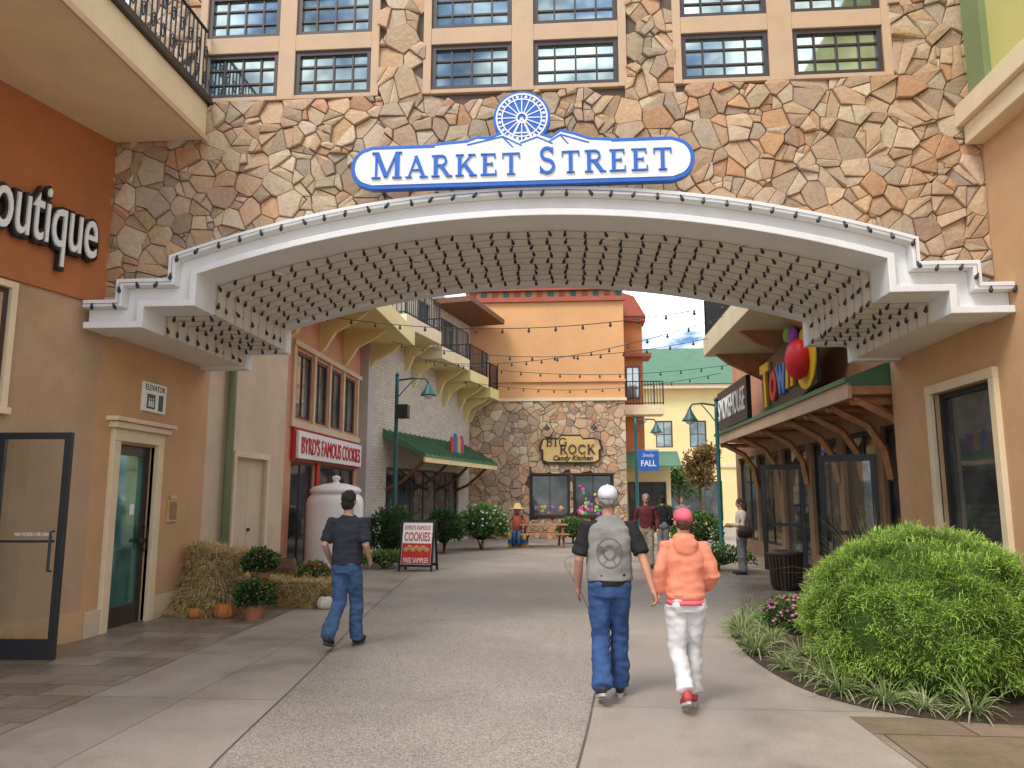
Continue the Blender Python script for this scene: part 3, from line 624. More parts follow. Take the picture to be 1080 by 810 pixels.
m=MB(fW); m.prism([(.7,0,3.75),(.7,1.45,2.95),(.7,1.45,2.87),(.7,0,3.5)],(7.2,0,0))
for k in range(19): 
    s=.72+k*.39; m.prism([(s,0,3.79),(s,1.46,2.99),(s,1.46,2.93),(s,0,3.73)],(.03,0,0))
aw=m.build('awning',M.greenroof,wb); m=MB(fW); m.box(.72,7.88,1.38,1.44,2.72,2.9); m.build('awning_fascia',M.yellow,aw)
for s in (1,3,5,7):
    m=MB(fW); m.tube([(s,.02,1.9),(s,.5,2.1),(s,.95,2.45),(s,1.3,2.8)],.055,6); m.build('awning_brace',M.wood,aw)
cg=thing('roof_sign','small cluster of brightly coloured sign panels on the green awning','sign',tuple(fW(Vector((4.6,1.0,3.2)))))
for k,(cc_,hh) in enumerate((((.5,.05,.05),.5),((.03,.15,.5),.65),((.65,.4,.03),.55),((.35,.05,.3),.6))):
    m=MB(fW); m.col=cc_; m.prism([(4.0+k*.32,.95,3.2),(4.25+k*.32,.95,3.2),(4.29+k*.32,.95,3.35+hh*.5),(4.2+k*.32,.95,3.25+hh),(4.05+k*.32,.95,3.25+hh),(3.97+k*.32,.95,3.3+hh*.5)],(0,.06,0)); m.build('panel',M.paint,cg)
# ---------------------------------------------------------------- back: Big Rock building
fK=Fr(0,31,1,0,0,-1)
br=thing('candy_kitchen_building','peach stucco building with field stone ground storey closing the street','building',(-.9,31,0))
W1=[(-1.55,-.05),(.2,1.7)]
m=MB(fK); wall(m,-4.3,2.3,0,5.6,[(a,b,.9,2.55) for a,b in W1],.25); m.build('mortar_bed',M.mortar,br)
m=MB(fK); stones(m,-4.3,2.3,0,5.55,.3,.22,lambda x,z: not any(a-.06<x<b+.06 and .84<z<2.61 for a,b in W1),
    lambda x,z:[h for a,b in W1 for h in ([(1,0,a-.06)] if x<=a-.06 and .6<z<2.9 and a-x<1.4 else [(-1,0,-b-.06)] if x>=b+.06 and .6<z<2.9 and x-b<1.4 else [(0,1,.84)] if a-.06<x<b+.06 and z<=.84 else [(0,-1,-2.61)] if a-.06<x<b+.06 and z>=2.61 else [])],random.Random(3),.06,.008,k=1.05); m.build('stone_facing',M.stone,br)
m=MB(fK); m.box(-4.3,2.3,-.4,.02,5.62,10.2); m.build('upper_wall',M.peach,br)
m=MB(fK); m.box(-4.3,2.36,0,.12,5.56,5.68); m.build('string_course',M.cream,br); m=MB(fK); m.box(-4.3,2.34,.021,.1,6.35,6.45); m.build('string_course',M.peach,br)
m=MB(fK); m.box(-4.3,2.4,0,.16,9.75,9.95); m.build('cornice',M.brickred,br); m=MB(fK); m.box(-4.3,2.45,0,.28,10.2,10.38); m.build('cornice',M.brickred,br)
for k in range(14):
    m=MB(fK); m.box(-4.1+k*.47,-3.88+k*.47,.022,.1,9.98,10.17); m.build('frieze_block',M.teal if k%2 else M.brickred,br)
for a,b in W1:
    m=MB(fK); trimf(m,a,b,.9,2.55,.06,-.1,.09); m.build('window_trim',M.dkbrown,br); f=window(br,fK,a,b,.9,2.55,-.15,2,1,.05,.03,M.bronze,M.glassdk,'shop_window')
    m=MB(fK); q=random.Random(int(a*10))
    for k in range(16 if a<0 else 46):
        m.col=q.choice([(.7,.08,.25),(.1,.35,.6),(.7,.5,.1),(.6,.1,.5),(.1,.4,.15),(.7,.65,.6)]); x=q.uniform(a+.15,b-.15); z=q.uniform(1.0,1.3) if a<0 else 1.0+abs(q.gauss(0,.55)); z=min(z,2.4)
        m.ell((x,-.118,z),(q.uniform(.04,.09),.012,q.uniform(.04,.1)),8,5)
    m.build('window_display',M.paint,f)['kind']='stuff'
m=MB(); m.quad((2.3,31,0),(2.3,40,0),(2.3,40,10.2),(2.3,31,10.2)); m.build('side_wall',M.peach,br)
bk=thing('shop_sign','dark brown shaped signboard lettered Big Rock Candy Kitchen on the stone wall','sign',(.05,30.9,3.1))
def plaque(e): return [(-1.15-e,3.15),(-1.15-e,3.55),(-1.25-e,3.6),(-1.15-e,3.95),(-.9,4.0+e),(-.5,3.98+e),(-.4,4.12+e),(.4,4.12+e),(.5,3.98+e),(.9,4.0+e),(1.15+e,3.95),(1.25+e,3.6),(1.15+e,3.55),(1.15+e,3.15),(.95,3.05-e),(-.95,3.05-e)]
m=MB(fK); m.prism([(.07+x,.09,z) for x,z in plaque(.05)],(0,.08,0)); b=m.build('frame',M.dkbrown,bk); m=MB(fK); m.prism([(.07+x*.98,.17,z) for x,z in plaque(-.02)],(0,.015,0)); m.build('face',M.gold,b)
m=MB(fK); serif(m,'BIG',-.95,-.08,3.7,.34,.185,.02); m.build('lettering',M.dkbrown,bk); m=MB(fK); serif(m,'ROCK',-.4,1.05,3.4,.36,.207,.02); m.build('lettering',M.dkbrown,bk)
text('lettering','Candy Kitchen',M.dkbrown,bk,(.15,30.8,3.2),(1,0,0),(0,0,1),1.6,.26,.02,.015,.3)
for s in (-.9,1.0):
    w_=thing('wall_lamp','small dark gooseneck lamp over the '+('left' if s<0 else 'right')+' end of the brown candy sign','lamp',(s,30.9,4.4)); m=MB(fK); m.tube([(s,.05,4.35),(s,.2,4.6),(s,.4,4.6),(s,.45,4.5)],.025,6); m.build('arm',M.black,w_); m=MB(fK); m.lathe([(.05,4.52),(.16,4.38)],(s,.45,0),12); m.build('lamp_shade',M.black,w_)
# corner tower right of it
tw=thing('corner_building','narrow orange corner building with red eaves and iron balcony','building',(2.8,33.5,0))
fT=Fr(0,33,1,0,0,-1)
m=MB(fT); m.box(2.32,3.25,-6,0,3.0,9.3); m.build('upper_wall',M.orange,tw); m=MB(fT); m.box(2.32,4.3,-6,.01,0,2.995); m.build('lower_wall',M.yellow,tw)
m=MB(fT); m.box(2.31,3.4,-1,.25,9.3,9.5); m.prism([(2.31,.35,9.503),(3.4,.3,9.503),(2.9,.3,10.4),(2.31,.3,10.6)],(0,-2,0)); m.build('eave',M.brickred,tw)
m=MB(fT); m.box(2.31,3.6,-1,.35,7.7,7.85); m.build('eave',M.brickred,tw)
m=MB(fT); m.box(2.32,4.0,0,1.0,5.1,5.5); b=m.build('balcony',M.cream,tw); m=MB(fT); railing(m,2.35,3.97,.95,5.5,6.5,.12,.016); m.build('railing',M.iron,b)
window(tw,fT,2.5,3.1,5.9,7.3,.01,2,1,.05,.04,M.bronze,M.glass); window(tw,fT,2.5,4.1,.3,2.3,.02,3,1,.06,.04,M.bronze,M.glassdk,'shop_window')
m=MB(fT); m.prism([(2.32,0,3.6),(2.32,1.1,2.95),(2.32,1.1,2.88),(2.32,0,3.3)],(2.3,0,0)); m.build('awning',M.greenroof,tw)
# yellow building far back
yb=thing('yellow_building','pale yellow building under a green pitched roof at the far end','building',(8,46,0)); fY=Fr(0,46,1,0,0,-1)
m=MB(fY); wall(m,3.6,16,0,8.4,[(5.2,6.2,4.6,6.2),(7.2,8.2,4.6,6.2),(5,9,.3,2.6)],.2); m.build('wall',M.yellow,yb)
for a in (5.2,7.2): window(yb,fY,a,a+1,4.6,6.2,-.15,2,2,.07,.05,M.bronze,M.glass)
window(yb,fY,5,9,.3,2.6,-.15,4,1,.07,.05,M.bronze,M.glassdk,'shop_window')
m=MB(fY); m.prism([(3.2,.7,8.35),(3.2,-4,11.4),(3.2,-9,8.35)],(13,0,0)); m.build('roof',M.greenroof,yb)
m=MB(fY); m.box(3.3,16,0,.6,8.1,8.33); m.build('eave',M.cream,yb); m=MB(fY); m.box(3.6,16,.01,.09,3.4,3.6); m.build('string_course',M.cream,yb)
# ---------------------------------------------------------------- right: near sand building
fR=Fr(XRW,0,0,1,-1,0)
rb=thing('right_building','sand coloured stucco building with cream framed display window on the right','building',(XRW,9.5,0))
m=MB(fR); wall(m,2,BY+.3,0,5.75,[(8.98,10.42,.8,3.0)],.18); m.quad((BY+.3,0,0),(BY+.3,-.5,0),(BY+.3,-.5,5.75),(BY+.3,0,5.75)); m.build('wall',M.tan2,rb)
m=MB(fR); m.box(2,8.62,-.1,.12,6.2,10); m.build('upper_wall',M.lime,rb); m=MB(fR); m.box(2,8.72,-.1,.2,5.72,5.95); m.box(2,8.76,-.1,.27,5.953,6.2); m.build('cornice',M.cream,rb,bevel=.01)
m=MB(fR); m.box(8.2,8.55,.12,.2,6.2,10); m.build('pilaster',M.greenpipe,rb)
m=MB(fR); trimf(m,8.98,10.42,.8,3.0,.12,-.02,.06); m.build('window_trim',M.cream,rb,bevel=.006); dwn=window(rb,fR,8.98,10.42,.8,3.0,-.14,1,1,.07,.03,M.black,M.glassdk,'display_window')
q=random.Random(8)
for k in range(4): 
    m=MB(fR); m.col=q.choice([(.4,.08,.06),(.08,.2,.35),(.45,.33,.1),(.4,.4,.38)]); s=9.25+k*.3; m.ell((s,-.105,1.0),(.1,.012,.045),10,6); m.ell((s+.06,-.104,1.06),(.05,.012,.06),8,5); m.build('shoe_display',M.paint,dwn)
m=MB(fR); m.box(8.6,BY+.25,0,.05,0,.35); m.build('skirting',M.beige,rb)
# right: shop row with green canopy
XS=5.35; fH=Fr(XS,0,0,1,-1,0)
sh=thing('shop_building','timber trimmed shop with green edged canopy and dark glass doors beyond the arch','building',(XS,18,0))
SO=[(12.0,13.5,.05,2.85),(13.75,15.4,.05,2.85),(15.7,17.4,.4,2.85),(17.7,19.7,.05,2.85),(20.0,22.3,.4,2.85),(22.5,24.7,.4,2.85)]
m=MB(fH); wall(m,BY+.3,25,0,3.3,SO,.2); m.build('lower_wall',M.brown,sh); m=MB(fH); m.box(BY+.3,25,-.4,0,3.303,8.2); m.build('upper_wall',M.salmon,sh)
for a,b,c,d in SO: window(sh,fH,a,b,c,d,-.15,2,2 if c<.1 else 1,.07,.04,M.black,M.glassdk,'shop_window')
m=MB(fH); m.prism([(11.75,0,3.85),(11.75,1.1,3.42),(11.75,1.1,3.34),(11.75,0,3.34)],(10.6,0,0))
for k in range(27): m.prism([(11.77+k*.4,0,3.89),(11.77+k*.4,1.1,3.46),(11.77+k*.4,1.1,3.41),(11.77+k*.4,0,3.84)],(.03,0,0))
cn=m.build('canopy',M.greenroof,sh); m=MB(fH); m.box(11.77,22.33,0,1.06,3.2,3.335); m.build('canopy_soffit',M.deck,cn); m=MB(fH); m.box(11.76,22.34,1.063,1.12,3.14,3.38); m.build('canopy_fascia',M.surround,cn); 
m=MB(fH); m.box(11.75,22.35,1.09,1.16,3.383,3.46); m.build('gutter',M.greenroof,cn)
for s in (12.0,13.1,14.3,15.6,17.6,19.9,22.2):
    m=MB(fH); m.tube([(s,.02,1.95),(s,.1,2.45),(s,.35,2.85),(s,.95,3.18)],.075,4); m.tube([(s,.05,3.12),(s,1.0,3.12)],.06,4); m.build('brace',M.deck,cn)
m=MB(fH); m.box(14.2,20.2,0,1.75,5.35,5.85); b=m.build('balcony',M.cream,sh,bevel=.01)
for s in (14.6,17,19.8):
    m=MB(fH); m.prism([(s,0,5.35),(s,1.5,5.35),(s,1.2,5.1),(s,.4,4.7),(s,0,4.4)],(.16,0,0)); m.build('corbel',M.deck,b)
m=MB(fH); railing(m,14.3,20.1,1.68,5.85,6.85,.13,.016); railing(m,.1,1.68,20.1,5.85,6.85,.13,.016,False); m.build('railing',M.iron,b)
# open doors of the shop
for s0,ang,lab in ((13.65,58,'dark glass door of the canopy shop swung open, nearer the viewer'),(17.8,62,'dark glass door of the canopy shop swung open, farther one')):
    dr=thing('open_door',lab,'door',(XS-.05,s0,0)); dv=Vector((-math.sin(R(ang)),math.cos(R(ang)),0)); fd=Fr(XS-.05,s0,dv.x,dv.y,-dv.y,dv.x)
    m=MB(fd); w=.95; m.box(0,.09,-.025,.025,.02,2.4); m.box(w-.09,w,-.025,.025,.02,2.4); m.box(.09,w-.09,-.024,.024,2.28,2.4); m.box(.09,w-.09,-.024,.024,.02,.25); m.box(.09,w-.09,-.023,.023,1.0,1.07); m.build('frame',M.black,dr); m=MB(fd); m.box(.09,w-.09,-.005,.005,.25,2.28); m.build('pane',M.clear,dr); m=MB(fd); m.tube([(w-.12,.03,.9),(w-.12,.08,.95),(w-.12,.08,1.25),(w-.12,.03,1.3)],.014,6); m.build('handle',M.iron,dr)
# signs over the canopy
s1=thing('shop_sign','tall black signboard with white lettering above the far end of the canopy','sign',(XS-.8,21.4,3.6))
m=MB(fH); m.box(19.5,23.3,.72,.84,3.62,4.75); m.build('board',M.black,s1,bevel=.01); text('lettering','SMOKEHOUSE',M.signwhite,s1,(XS-.853,21.4,4.2),(0,-1,0),(0,0,1),3.5,.62,.02,.0,.12)
s2=thing('shop_sign','colourful shop sign with big red ball and yellow disc above the canopy','sign',(XS-.8,15.6,3.5))
m=MB(fH); m.prism([(14.2,.7,3.75),(15.4,.7,3.6),(18.0,.7,3.62),(18.2,.7,4.3),(17.6,.7,4.75),(15.9,.7,4.9),(15.0,.7,4.95),(14.2,.7,4.6)],(0,.08,0)); m.build('board',M.black,s2)
m=MB(fH); m.col=(.78,.52,.03); m.prism([(14.75+.62*math.cos(R(a)),.781,4.3+.6*math.sin(R(a))) for a in range(0,360,15)],(0,.03,0)); m.build('disc',M.paint,s2)
m=MB(fH); m.col=(.2,.45,.08); m.ell((15.6,.85,4.95),(.24,.09,.17)); m.build('green_shape',M.paint,s2); m=MB(fH); m.col=(.3,.06,.4); m.ell((15.25,.85,4.85),(.24,.1,.2)); m.build('purple_shape',M.paint,s2)
m=MB(fH); m.col=(.6,.02,.03); m.ell((14.75,.95,4.28),(.36,.22,.4),24,16); m.build('ball',M.paint,s2,smooth=True)
LC=[mat('yellow letter',(.8,.5,.03),.5,.08,2,.02,50),mat('red letter',(.6,.06,.04),.5,.08,2,.02,50),mat('blue letter',(.08,.25,.6),.5,.08,2,.02,50),mat('amber letter',(.8,.4,.03),.5,.08,2,.02,50)]
for k,(ch,w_,h_,zz) in enumerate((('T',.75,1.0,4.2),('o',.55,.66,4.06),('w',.7,.64,4.08),('n',.52,.66,4.12))):
    text('letter',ch,LC[k],s2,(XS-.81,17.7-k*.66,zz+.03*k),(0,-1,.0),Vector((0,-.15 if k%2 else .05,1)),w_,h_,.06,.03)
# ---------------------------------------------------------------- lamps
def lamp(label,loc,h,side,arm=.85,lampkind=1):
    r=thing('street_lamp',label,'street lamp',loc,0,'teal street lamps'); 
    m=MB(); m.lathe([(.13,0),(.13,.1),(.1,.16),(.08,.5),(.06,.55),(.05,h-.3),(.045,h)],(0,0,0),14); m.lathe([(.045,h),(.06,h+.03),(.02,h+.1)],(0,0,0),12); m.build('pole',M.teal,r,True,True)
    m=MB(); m.tube([(0,0,h-.12),(side*arm*.5,0,h-.06),(side*arm*.9,0,h-.08),(side*arm,0,h-.2)],.025,8); m.tube([(0,0,h-.6),(side*arm*.25,0,h-.35),(side*arm*.55,0,h-.09)],.016,6); m.build('arm',M.teal,r,True,True)
    m=MB(); m.lathe([(.04,h-.2),(.07,h-.28),(.11,h-.36),(.2,h-.5),(.22,h-.53)],(side*arm,0,0),18); s=m.build('lamp_shade',M.teal,r,True,True); m=MB(); m.ell((side*arm,0,h-.53),(.13,.13,.1)); m.build('globe',M.jar,s,True,True)
    return r
l1=lamp('teal street lamp with speaker box on the left near the green awning',(-4.55,19.7,0),4.85,1)
m=MB(); m.box(.03,.33,-.16,.16,3.72,4.08); m.build('speaker_box',M.black,l1,True,bevel=.02)
p=onY(670,440,26); l2=lamp('teal street lamp at mid street carrying the blue banner sign',(p.x,26,0),4.35,1,.7)
p=onY(755,422,20.5); lamp('teal street lamp on the right in front of the black sign',(p.x,20.5,0),4.2,-1,.7)
p=onY(684,486,25.7); bn=thing('banner_sign','small blue FALL sign hanging beside the middle street lamp','sign',(p.x,25.7,p.z))
m=MB(); m.box(-.34,.34,-.02,.02,-.33,.33); m.tube([(-.5,.02,.36),(.34,.02,.36)],.015,6); m.build('board',M.blue,bn,True)
text('lettering','FALL',M.signwhite,bn,(0,-.024,-.08),(1,0,0),(0,0,1),.5,.2,.006,.02,0,True); text('lettering','Smoky',M.signwhite,bn,(0,-.024,.17),(1,0,0),(0,0,1),.4,.16,.006,.0,.3,True)
# festoon lights over the street
fb=MB(); fb.lathe([(.02,0),(.022,-.04),(.034,-.06),(.03,-.09),(.008,-.11)],(0,0,0),8); fbm=fb.mesh('bulb'); fbm.materials.append(M.bronze)
for k,(xa,ya,za,xb,yb_,zb) in enumerate(((-5.9,17,5.9,3.6,16,5.75),(-4.8,20,5.85,3.6,19.5,5.7),(-4.7,23,5.95,5.3,22.5,5.6),(-4.1,28,6.0,4.9,24.5,5.6),(-4.6,24.5,6.1,3.6,17.5,5.8))):
    a,b=Vector((xa,ya,za)),Vector((xb,yb_,zb)); P=[]
    for i in range(25):
        t=i/24; q=a.lerp(b,t); q.z-=.45*4*t*(1-t); P.append(q)
    r=thing('festoon_lights',ORD[k]+' string of bulbs crossing the street beyond the arch, counting from the viewer','light string',P[0],0,'festoon strings over the street'); m=MB(); m.tube(P,.009,5); m.build('cable',M.black,r)
    for c in walk([tuple(q) for q in P],.6):
        o=bpy.data.objects.new('bulb',fbm); C.objects.link(o); o.parent=r; o.location=c-P[0]
# ---------------------------------------------------------------- plants
GP=[(.09,.2,.045),(.13,.26,.055),(.17,.32,.07),(.07,.16,.04),(.22,.36,.08)]
def leafq(mb,p,d,L,w,r):
    d=d.normalized(); s=d.cross(Vector((r.uniform(-1,1),r.uniform(-1,1),r.uniform(-1,1)))).normalized()*w; n=d.cross(s).normalized()*(w*.35)
    i=[mb.V(p),mb.V(p+d*L*.45+s+n),mb.V(p+d*L),mb.V(p+d*L*.45-s+n)]; mb.F((i[0],i[1],i[2])); mb.F((i[0],i[2],i[3]))
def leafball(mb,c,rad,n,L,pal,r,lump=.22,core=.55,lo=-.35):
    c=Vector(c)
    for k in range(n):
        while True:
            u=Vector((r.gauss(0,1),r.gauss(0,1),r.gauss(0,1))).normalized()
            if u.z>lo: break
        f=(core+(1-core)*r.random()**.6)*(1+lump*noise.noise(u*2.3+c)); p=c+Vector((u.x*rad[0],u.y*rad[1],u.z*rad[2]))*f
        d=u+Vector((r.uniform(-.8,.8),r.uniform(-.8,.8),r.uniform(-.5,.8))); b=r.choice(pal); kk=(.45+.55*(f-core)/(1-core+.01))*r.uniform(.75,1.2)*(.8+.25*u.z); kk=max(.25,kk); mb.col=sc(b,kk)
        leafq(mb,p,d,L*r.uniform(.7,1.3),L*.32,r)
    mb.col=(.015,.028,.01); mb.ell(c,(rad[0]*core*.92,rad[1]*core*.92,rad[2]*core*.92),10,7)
def shrub(name,label,cat,c,rad,n,L,pal,seed,flowers=None,group=None,nf=60):
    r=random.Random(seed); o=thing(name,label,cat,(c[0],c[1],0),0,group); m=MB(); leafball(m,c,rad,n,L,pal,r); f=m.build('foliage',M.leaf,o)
    m=MB(); 
    for k in range(4): m.tube([(c[0]+r.uniform(-.05,.05),c[1]+r.uniform(-.05,.05),0),(c[0]+r.uniform(-.4,.4)*rad[0],c[1]+r.uniform(-.4,.4)*rad[1],c[2])],.02,5)
    m.build('stem',M.stem,o)
    if flowers:
        m=MB()
        for k in range(nf):
            a=r.uniform(0,2*math.pi); b=r.uniform(-.1,1.3); u=Vector((math.cos(a)*math.cos(b),math.sin(a)*math.cos(b),math.sin(b))); p=Vector(c)+Vector((u.x*rad[0],u.y*rad[1],u.z*rad[2]))*r.uniform(.92,1.04); m.col=sc(r.choice(flowers),r.uniform(.8,1.15)); m.ell(p,(L*.38,L*.38,L*.27),7,5)
        m.build('blossom',M.petal,o)['kind']='stuff'
    return o
# big feathery shrub
r=random.Random(21); BC=(3.2,7.4); o=thing('feathery_shrub','large rounded bright green feathery evergreen shrub in the right planting bed','shrub',(*BC,0)); m=MB(); c=Vector((*BC,.52)); RX,RZ=1.04,.88
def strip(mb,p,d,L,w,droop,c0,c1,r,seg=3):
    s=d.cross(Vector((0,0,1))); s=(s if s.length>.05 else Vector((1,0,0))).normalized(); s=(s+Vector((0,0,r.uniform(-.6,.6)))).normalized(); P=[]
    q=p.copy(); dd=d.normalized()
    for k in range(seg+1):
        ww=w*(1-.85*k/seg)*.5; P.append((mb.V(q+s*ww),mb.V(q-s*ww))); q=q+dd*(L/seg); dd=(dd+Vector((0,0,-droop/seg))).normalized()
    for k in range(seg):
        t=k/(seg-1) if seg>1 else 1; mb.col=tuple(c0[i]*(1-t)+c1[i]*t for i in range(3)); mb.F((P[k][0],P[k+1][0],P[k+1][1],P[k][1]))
clumps=[]
for k in range(520):
    while True:
        u=Vector((r.gauss(0,1),r.gauss(0,1),r.gauss(0,1))).normalized()
        if u.z>-.55: break
    clumps.append((u,r.uniform(.95,1.05)*(1+.09*noise.noise(u*2.2)),r.uniform(.85,1.15)))
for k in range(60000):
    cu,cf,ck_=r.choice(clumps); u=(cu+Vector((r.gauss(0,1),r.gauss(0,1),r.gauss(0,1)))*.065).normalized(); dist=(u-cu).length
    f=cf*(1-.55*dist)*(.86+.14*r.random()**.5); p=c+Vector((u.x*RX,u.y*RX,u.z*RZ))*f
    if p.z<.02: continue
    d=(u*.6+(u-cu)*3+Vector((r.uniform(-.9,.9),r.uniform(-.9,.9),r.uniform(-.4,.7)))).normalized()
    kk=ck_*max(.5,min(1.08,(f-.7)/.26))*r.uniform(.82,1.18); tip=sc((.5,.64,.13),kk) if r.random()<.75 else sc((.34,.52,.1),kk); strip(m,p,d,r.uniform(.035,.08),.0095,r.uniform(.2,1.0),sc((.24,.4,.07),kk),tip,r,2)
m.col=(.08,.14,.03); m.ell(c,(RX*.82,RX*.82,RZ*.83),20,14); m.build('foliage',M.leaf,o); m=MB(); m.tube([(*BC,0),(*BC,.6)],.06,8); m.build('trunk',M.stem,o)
# liriope tufts
tm=[]
for k in range(5):
    r=random.Random(40+k); m=MB()
    for b in range(85):
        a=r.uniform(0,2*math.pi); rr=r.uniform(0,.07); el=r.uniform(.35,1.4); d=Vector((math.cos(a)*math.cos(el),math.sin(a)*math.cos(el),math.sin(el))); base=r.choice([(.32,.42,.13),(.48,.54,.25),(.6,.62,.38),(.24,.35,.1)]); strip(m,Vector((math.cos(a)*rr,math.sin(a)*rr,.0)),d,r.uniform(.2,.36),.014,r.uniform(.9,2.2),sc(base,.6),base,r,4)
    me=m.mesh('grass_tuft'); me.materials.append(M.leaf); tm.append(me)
r=random.Random(3); edge=walk([(x,y,0) for x,y in bed],.34); ic=Vector((3.6,9.2,0))
for row in (0,1):
    for e in edge:
        if e.x>4.5: continue
        inn=(ic-e).normalized(); p=e+inn*(.2+row*.33+r.uniform(-.07,.07))+Vector((r.uniform(-.1,.1),r.uniform(-.1,.1),0))
        if row and (p-Vector((*BC,0))).length<1.0: continue
        if r.random()<(.25 if row else .1): continue
        o=bpy.data.objects.new('grass_tuft',r.choice(tm)); C.objects.link(o); o.location=(p.x,p.y,.02); o.rotation_euler=(0,0,r.uniform(0,6.28)); k=r.uniform(.65,1.1); o.scale=(k,k,k); tag(o,'variegated strappy grass tuft edging the planting bed','grass tuft','grass tufts edging the bed')
shrub('flowering_plant','low pink flowering plant at the far tip of the planting bed','flowers',(2.75,9.7,.2),(.45,.4,.28),1100,.06,GP,61,[(.6,.14,.3),(.5,.18,.34),(.7,.3,.45)],None,90)
shrub('shrub','mid green shrub between the feathery bush and the wall','shrub',(4.2,9.9,.55),(.55,.6,.6),1500,.09,GP,62)
o=thing('ornamental_grass','tall yellow green ornamental grass by the shop corner','grass',(4.35,11.3,0)); m=MB(); r=random.Random(6)
for k in range(260):
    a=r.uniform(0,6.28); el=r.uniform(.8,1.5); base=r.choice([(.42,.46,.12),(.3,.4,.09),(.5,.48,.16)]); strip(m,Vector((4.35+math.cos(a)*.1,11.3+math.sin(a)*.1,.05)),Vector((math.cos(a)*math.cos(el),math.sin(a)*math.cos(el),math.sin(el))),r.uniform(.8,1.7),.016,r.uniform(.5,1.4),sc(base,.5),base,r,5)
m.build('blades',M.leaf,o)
# shrubs along the left and centre
def SH(px,py,Y,rad,n,L,lab,seed,pal=GP,fl=None,nf=60):
    p=onY(px,py,Y); return shrub('shrub',lab,'shrub',(p.x,Y,rad[2]*.9),rad,n,L,pal,seed,fl,None,nf)
DK=[(.045,.11,.03),(.065,.14,.04),(.085,.18,.045),(.04,.09,.03)]
SH(412,570,18.6,(.62,.6,.75),2200,.09,'dark clipped shrub behind the A frame board',71,DK)
SH(468,560,23,(.55,.6,.7),1600,.1,'dark green shrub below the green awning',72,DK)
SH(508,560,24.6,(.85,.7,.75),2200,.12,'broad light green shrub with pale flowers near the stone wall',73,[(.17,.3,.08),(.22,.36,.1),(.12,.23,.06)],[(.6,.6,.5),(.68,.68,.6)],60)
SH(604,560,28,(.6,.5,.5),1100,.11,'small rounded shrub in front of the candy shop windows',74)
SH(405,590,17.9,(.6,.35,.22),700,.08,'low ground hugging plant at the foot of the dark clipped shrub',75,[(.2,.33,.07),(.28,.4,.1)])
SH(700,560,27,(.5,.5,.75),900,.11,'dark shrub beside the middle street lamp',76,DK)
SH(735,560,23,(.75,.6,.65),1500,.1,'green shrub at the foot of the right street lamp',77)
SH(757,590,18,(.8,.5,.3),900,.08,'low green planting behind the standing woman',78)
def tree(label,loc,h,cr,n,pal,seed):
    r=random.Random(seed); o=thing('street_tree',label,'tree',loc); x,y,_=loc; m=MB(); m.tube([(x,y,0),(x+.04,y,h*.35),(x-.02,y+.02,h*.6),(x+.02,y,h*.85)],[.07,.06,.045,.02],8)
    for k in range(6): a=r.uniform(0,6.28); m.tube([(x,y,h*(.4+.07*k)),(x+math.cos(a)*cr*.7,y+math.sin(a)*cr*.7,h*(.6+.05*k))],[.03,.01],5)
    m.build('trunk',M.stem,o,smooth=True); m=MB()
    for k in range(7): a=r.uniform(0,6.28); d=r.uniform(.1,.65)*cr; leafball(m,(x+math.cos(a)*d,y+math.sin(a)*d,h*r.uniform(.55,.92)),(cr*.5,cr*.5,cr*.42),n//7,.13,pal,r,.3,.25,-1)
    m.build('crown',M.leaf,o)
AU=[(.36,.15,.05),(.3,.2,.07),(.16,.2,.07),(.42,.22,.08),(.25,.1,.04)]
p=onY(738,505,30); tree('small tree with rusty autumn leaves in the far street',(p.x,30,0),3.7,1.0,2400,AU,5)
p=onY(716,510,37); tree('small green tree beyond the rusty autumn tree',(p.x,37,0),3.4,1.0,1600,GP,9)
# ---------------------------------------------------------------- autumn display on the left
SB=[(.74,.55,.24),(.62,.44,.17),(.8,.64,.34),(.5,.34,.13)]
def hay(name,label,loc,rz,size,n,seed,tilt=0.):
    r=random.Random(seed); o=thing(name,label,'hay bale',loc,rz,'straw bales by the passage wall'); m=MB(); sx,sy,sz=size
    TM=Matrix.Rotation(tilt,3,'Y')
    m.T=(lambda p: TM@p+Vector((0,0,abs(math.sin(tilt))*sx*.5)))
    m.col=(.42,.29,.1); m.loft([(0,0,0,sx*.49,sy*.49),(0,0,sz*.5,sx*.49,sy*.49),(0,0,sz*.95,sx*.46,sy*.45)],24,.4)
    for k in range(n):
        t=r.random(); f=r.random(); e=1.06 if r.random()<.3 else 1.
        p=Vector((r.uniform(-.5,.5)*sx,r.uniform(-.5,.5)*sy,sz*.95*e)) if f<.3 else (Vector((r.uniform(-.5,.5)*sx,-sy*.5*e,t*sz)) if f<.7 else Vector((r.choice((-.5,.5))*sx*e,r.uniform(-.5,.5)*sy,t*sz)))
        d=Vector((r.uniform(-1,1),r.uniform(-.8,.3),r.uniform(-.6,.5)))
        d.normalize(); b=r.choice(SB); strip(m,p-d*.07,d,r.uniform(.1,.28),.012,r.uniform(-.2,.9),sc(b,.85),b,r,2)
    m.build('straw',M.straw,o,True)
    for x in (-.22,.22): mm=MB(m.T); mm.box(sx*x-.006,sx*x+.006,-sy*.503,sy*.503,0.01,sz*.965); mm.build('twine',M.deck,o,True)
    return o
p=gnd(228,648)
hay('hay_bale','lower straw bale against the wall, left of the potted plants',(p.x-.2,p.y+.45,0),.12,(.9,.5,.45),3400,1)
hay('hay_bale','slumped straw bale stacked on top against the wall',(p.x-.28,p.y+.5,.43),-.1,(.72,.46,.42),3400,7,.16)
o=thing('straw_heap','loose golden straw spilled over the stacked bales and paving','straw',(p.x-.2,p.y+.1,0)); m=MB(); r=random.Random(17)
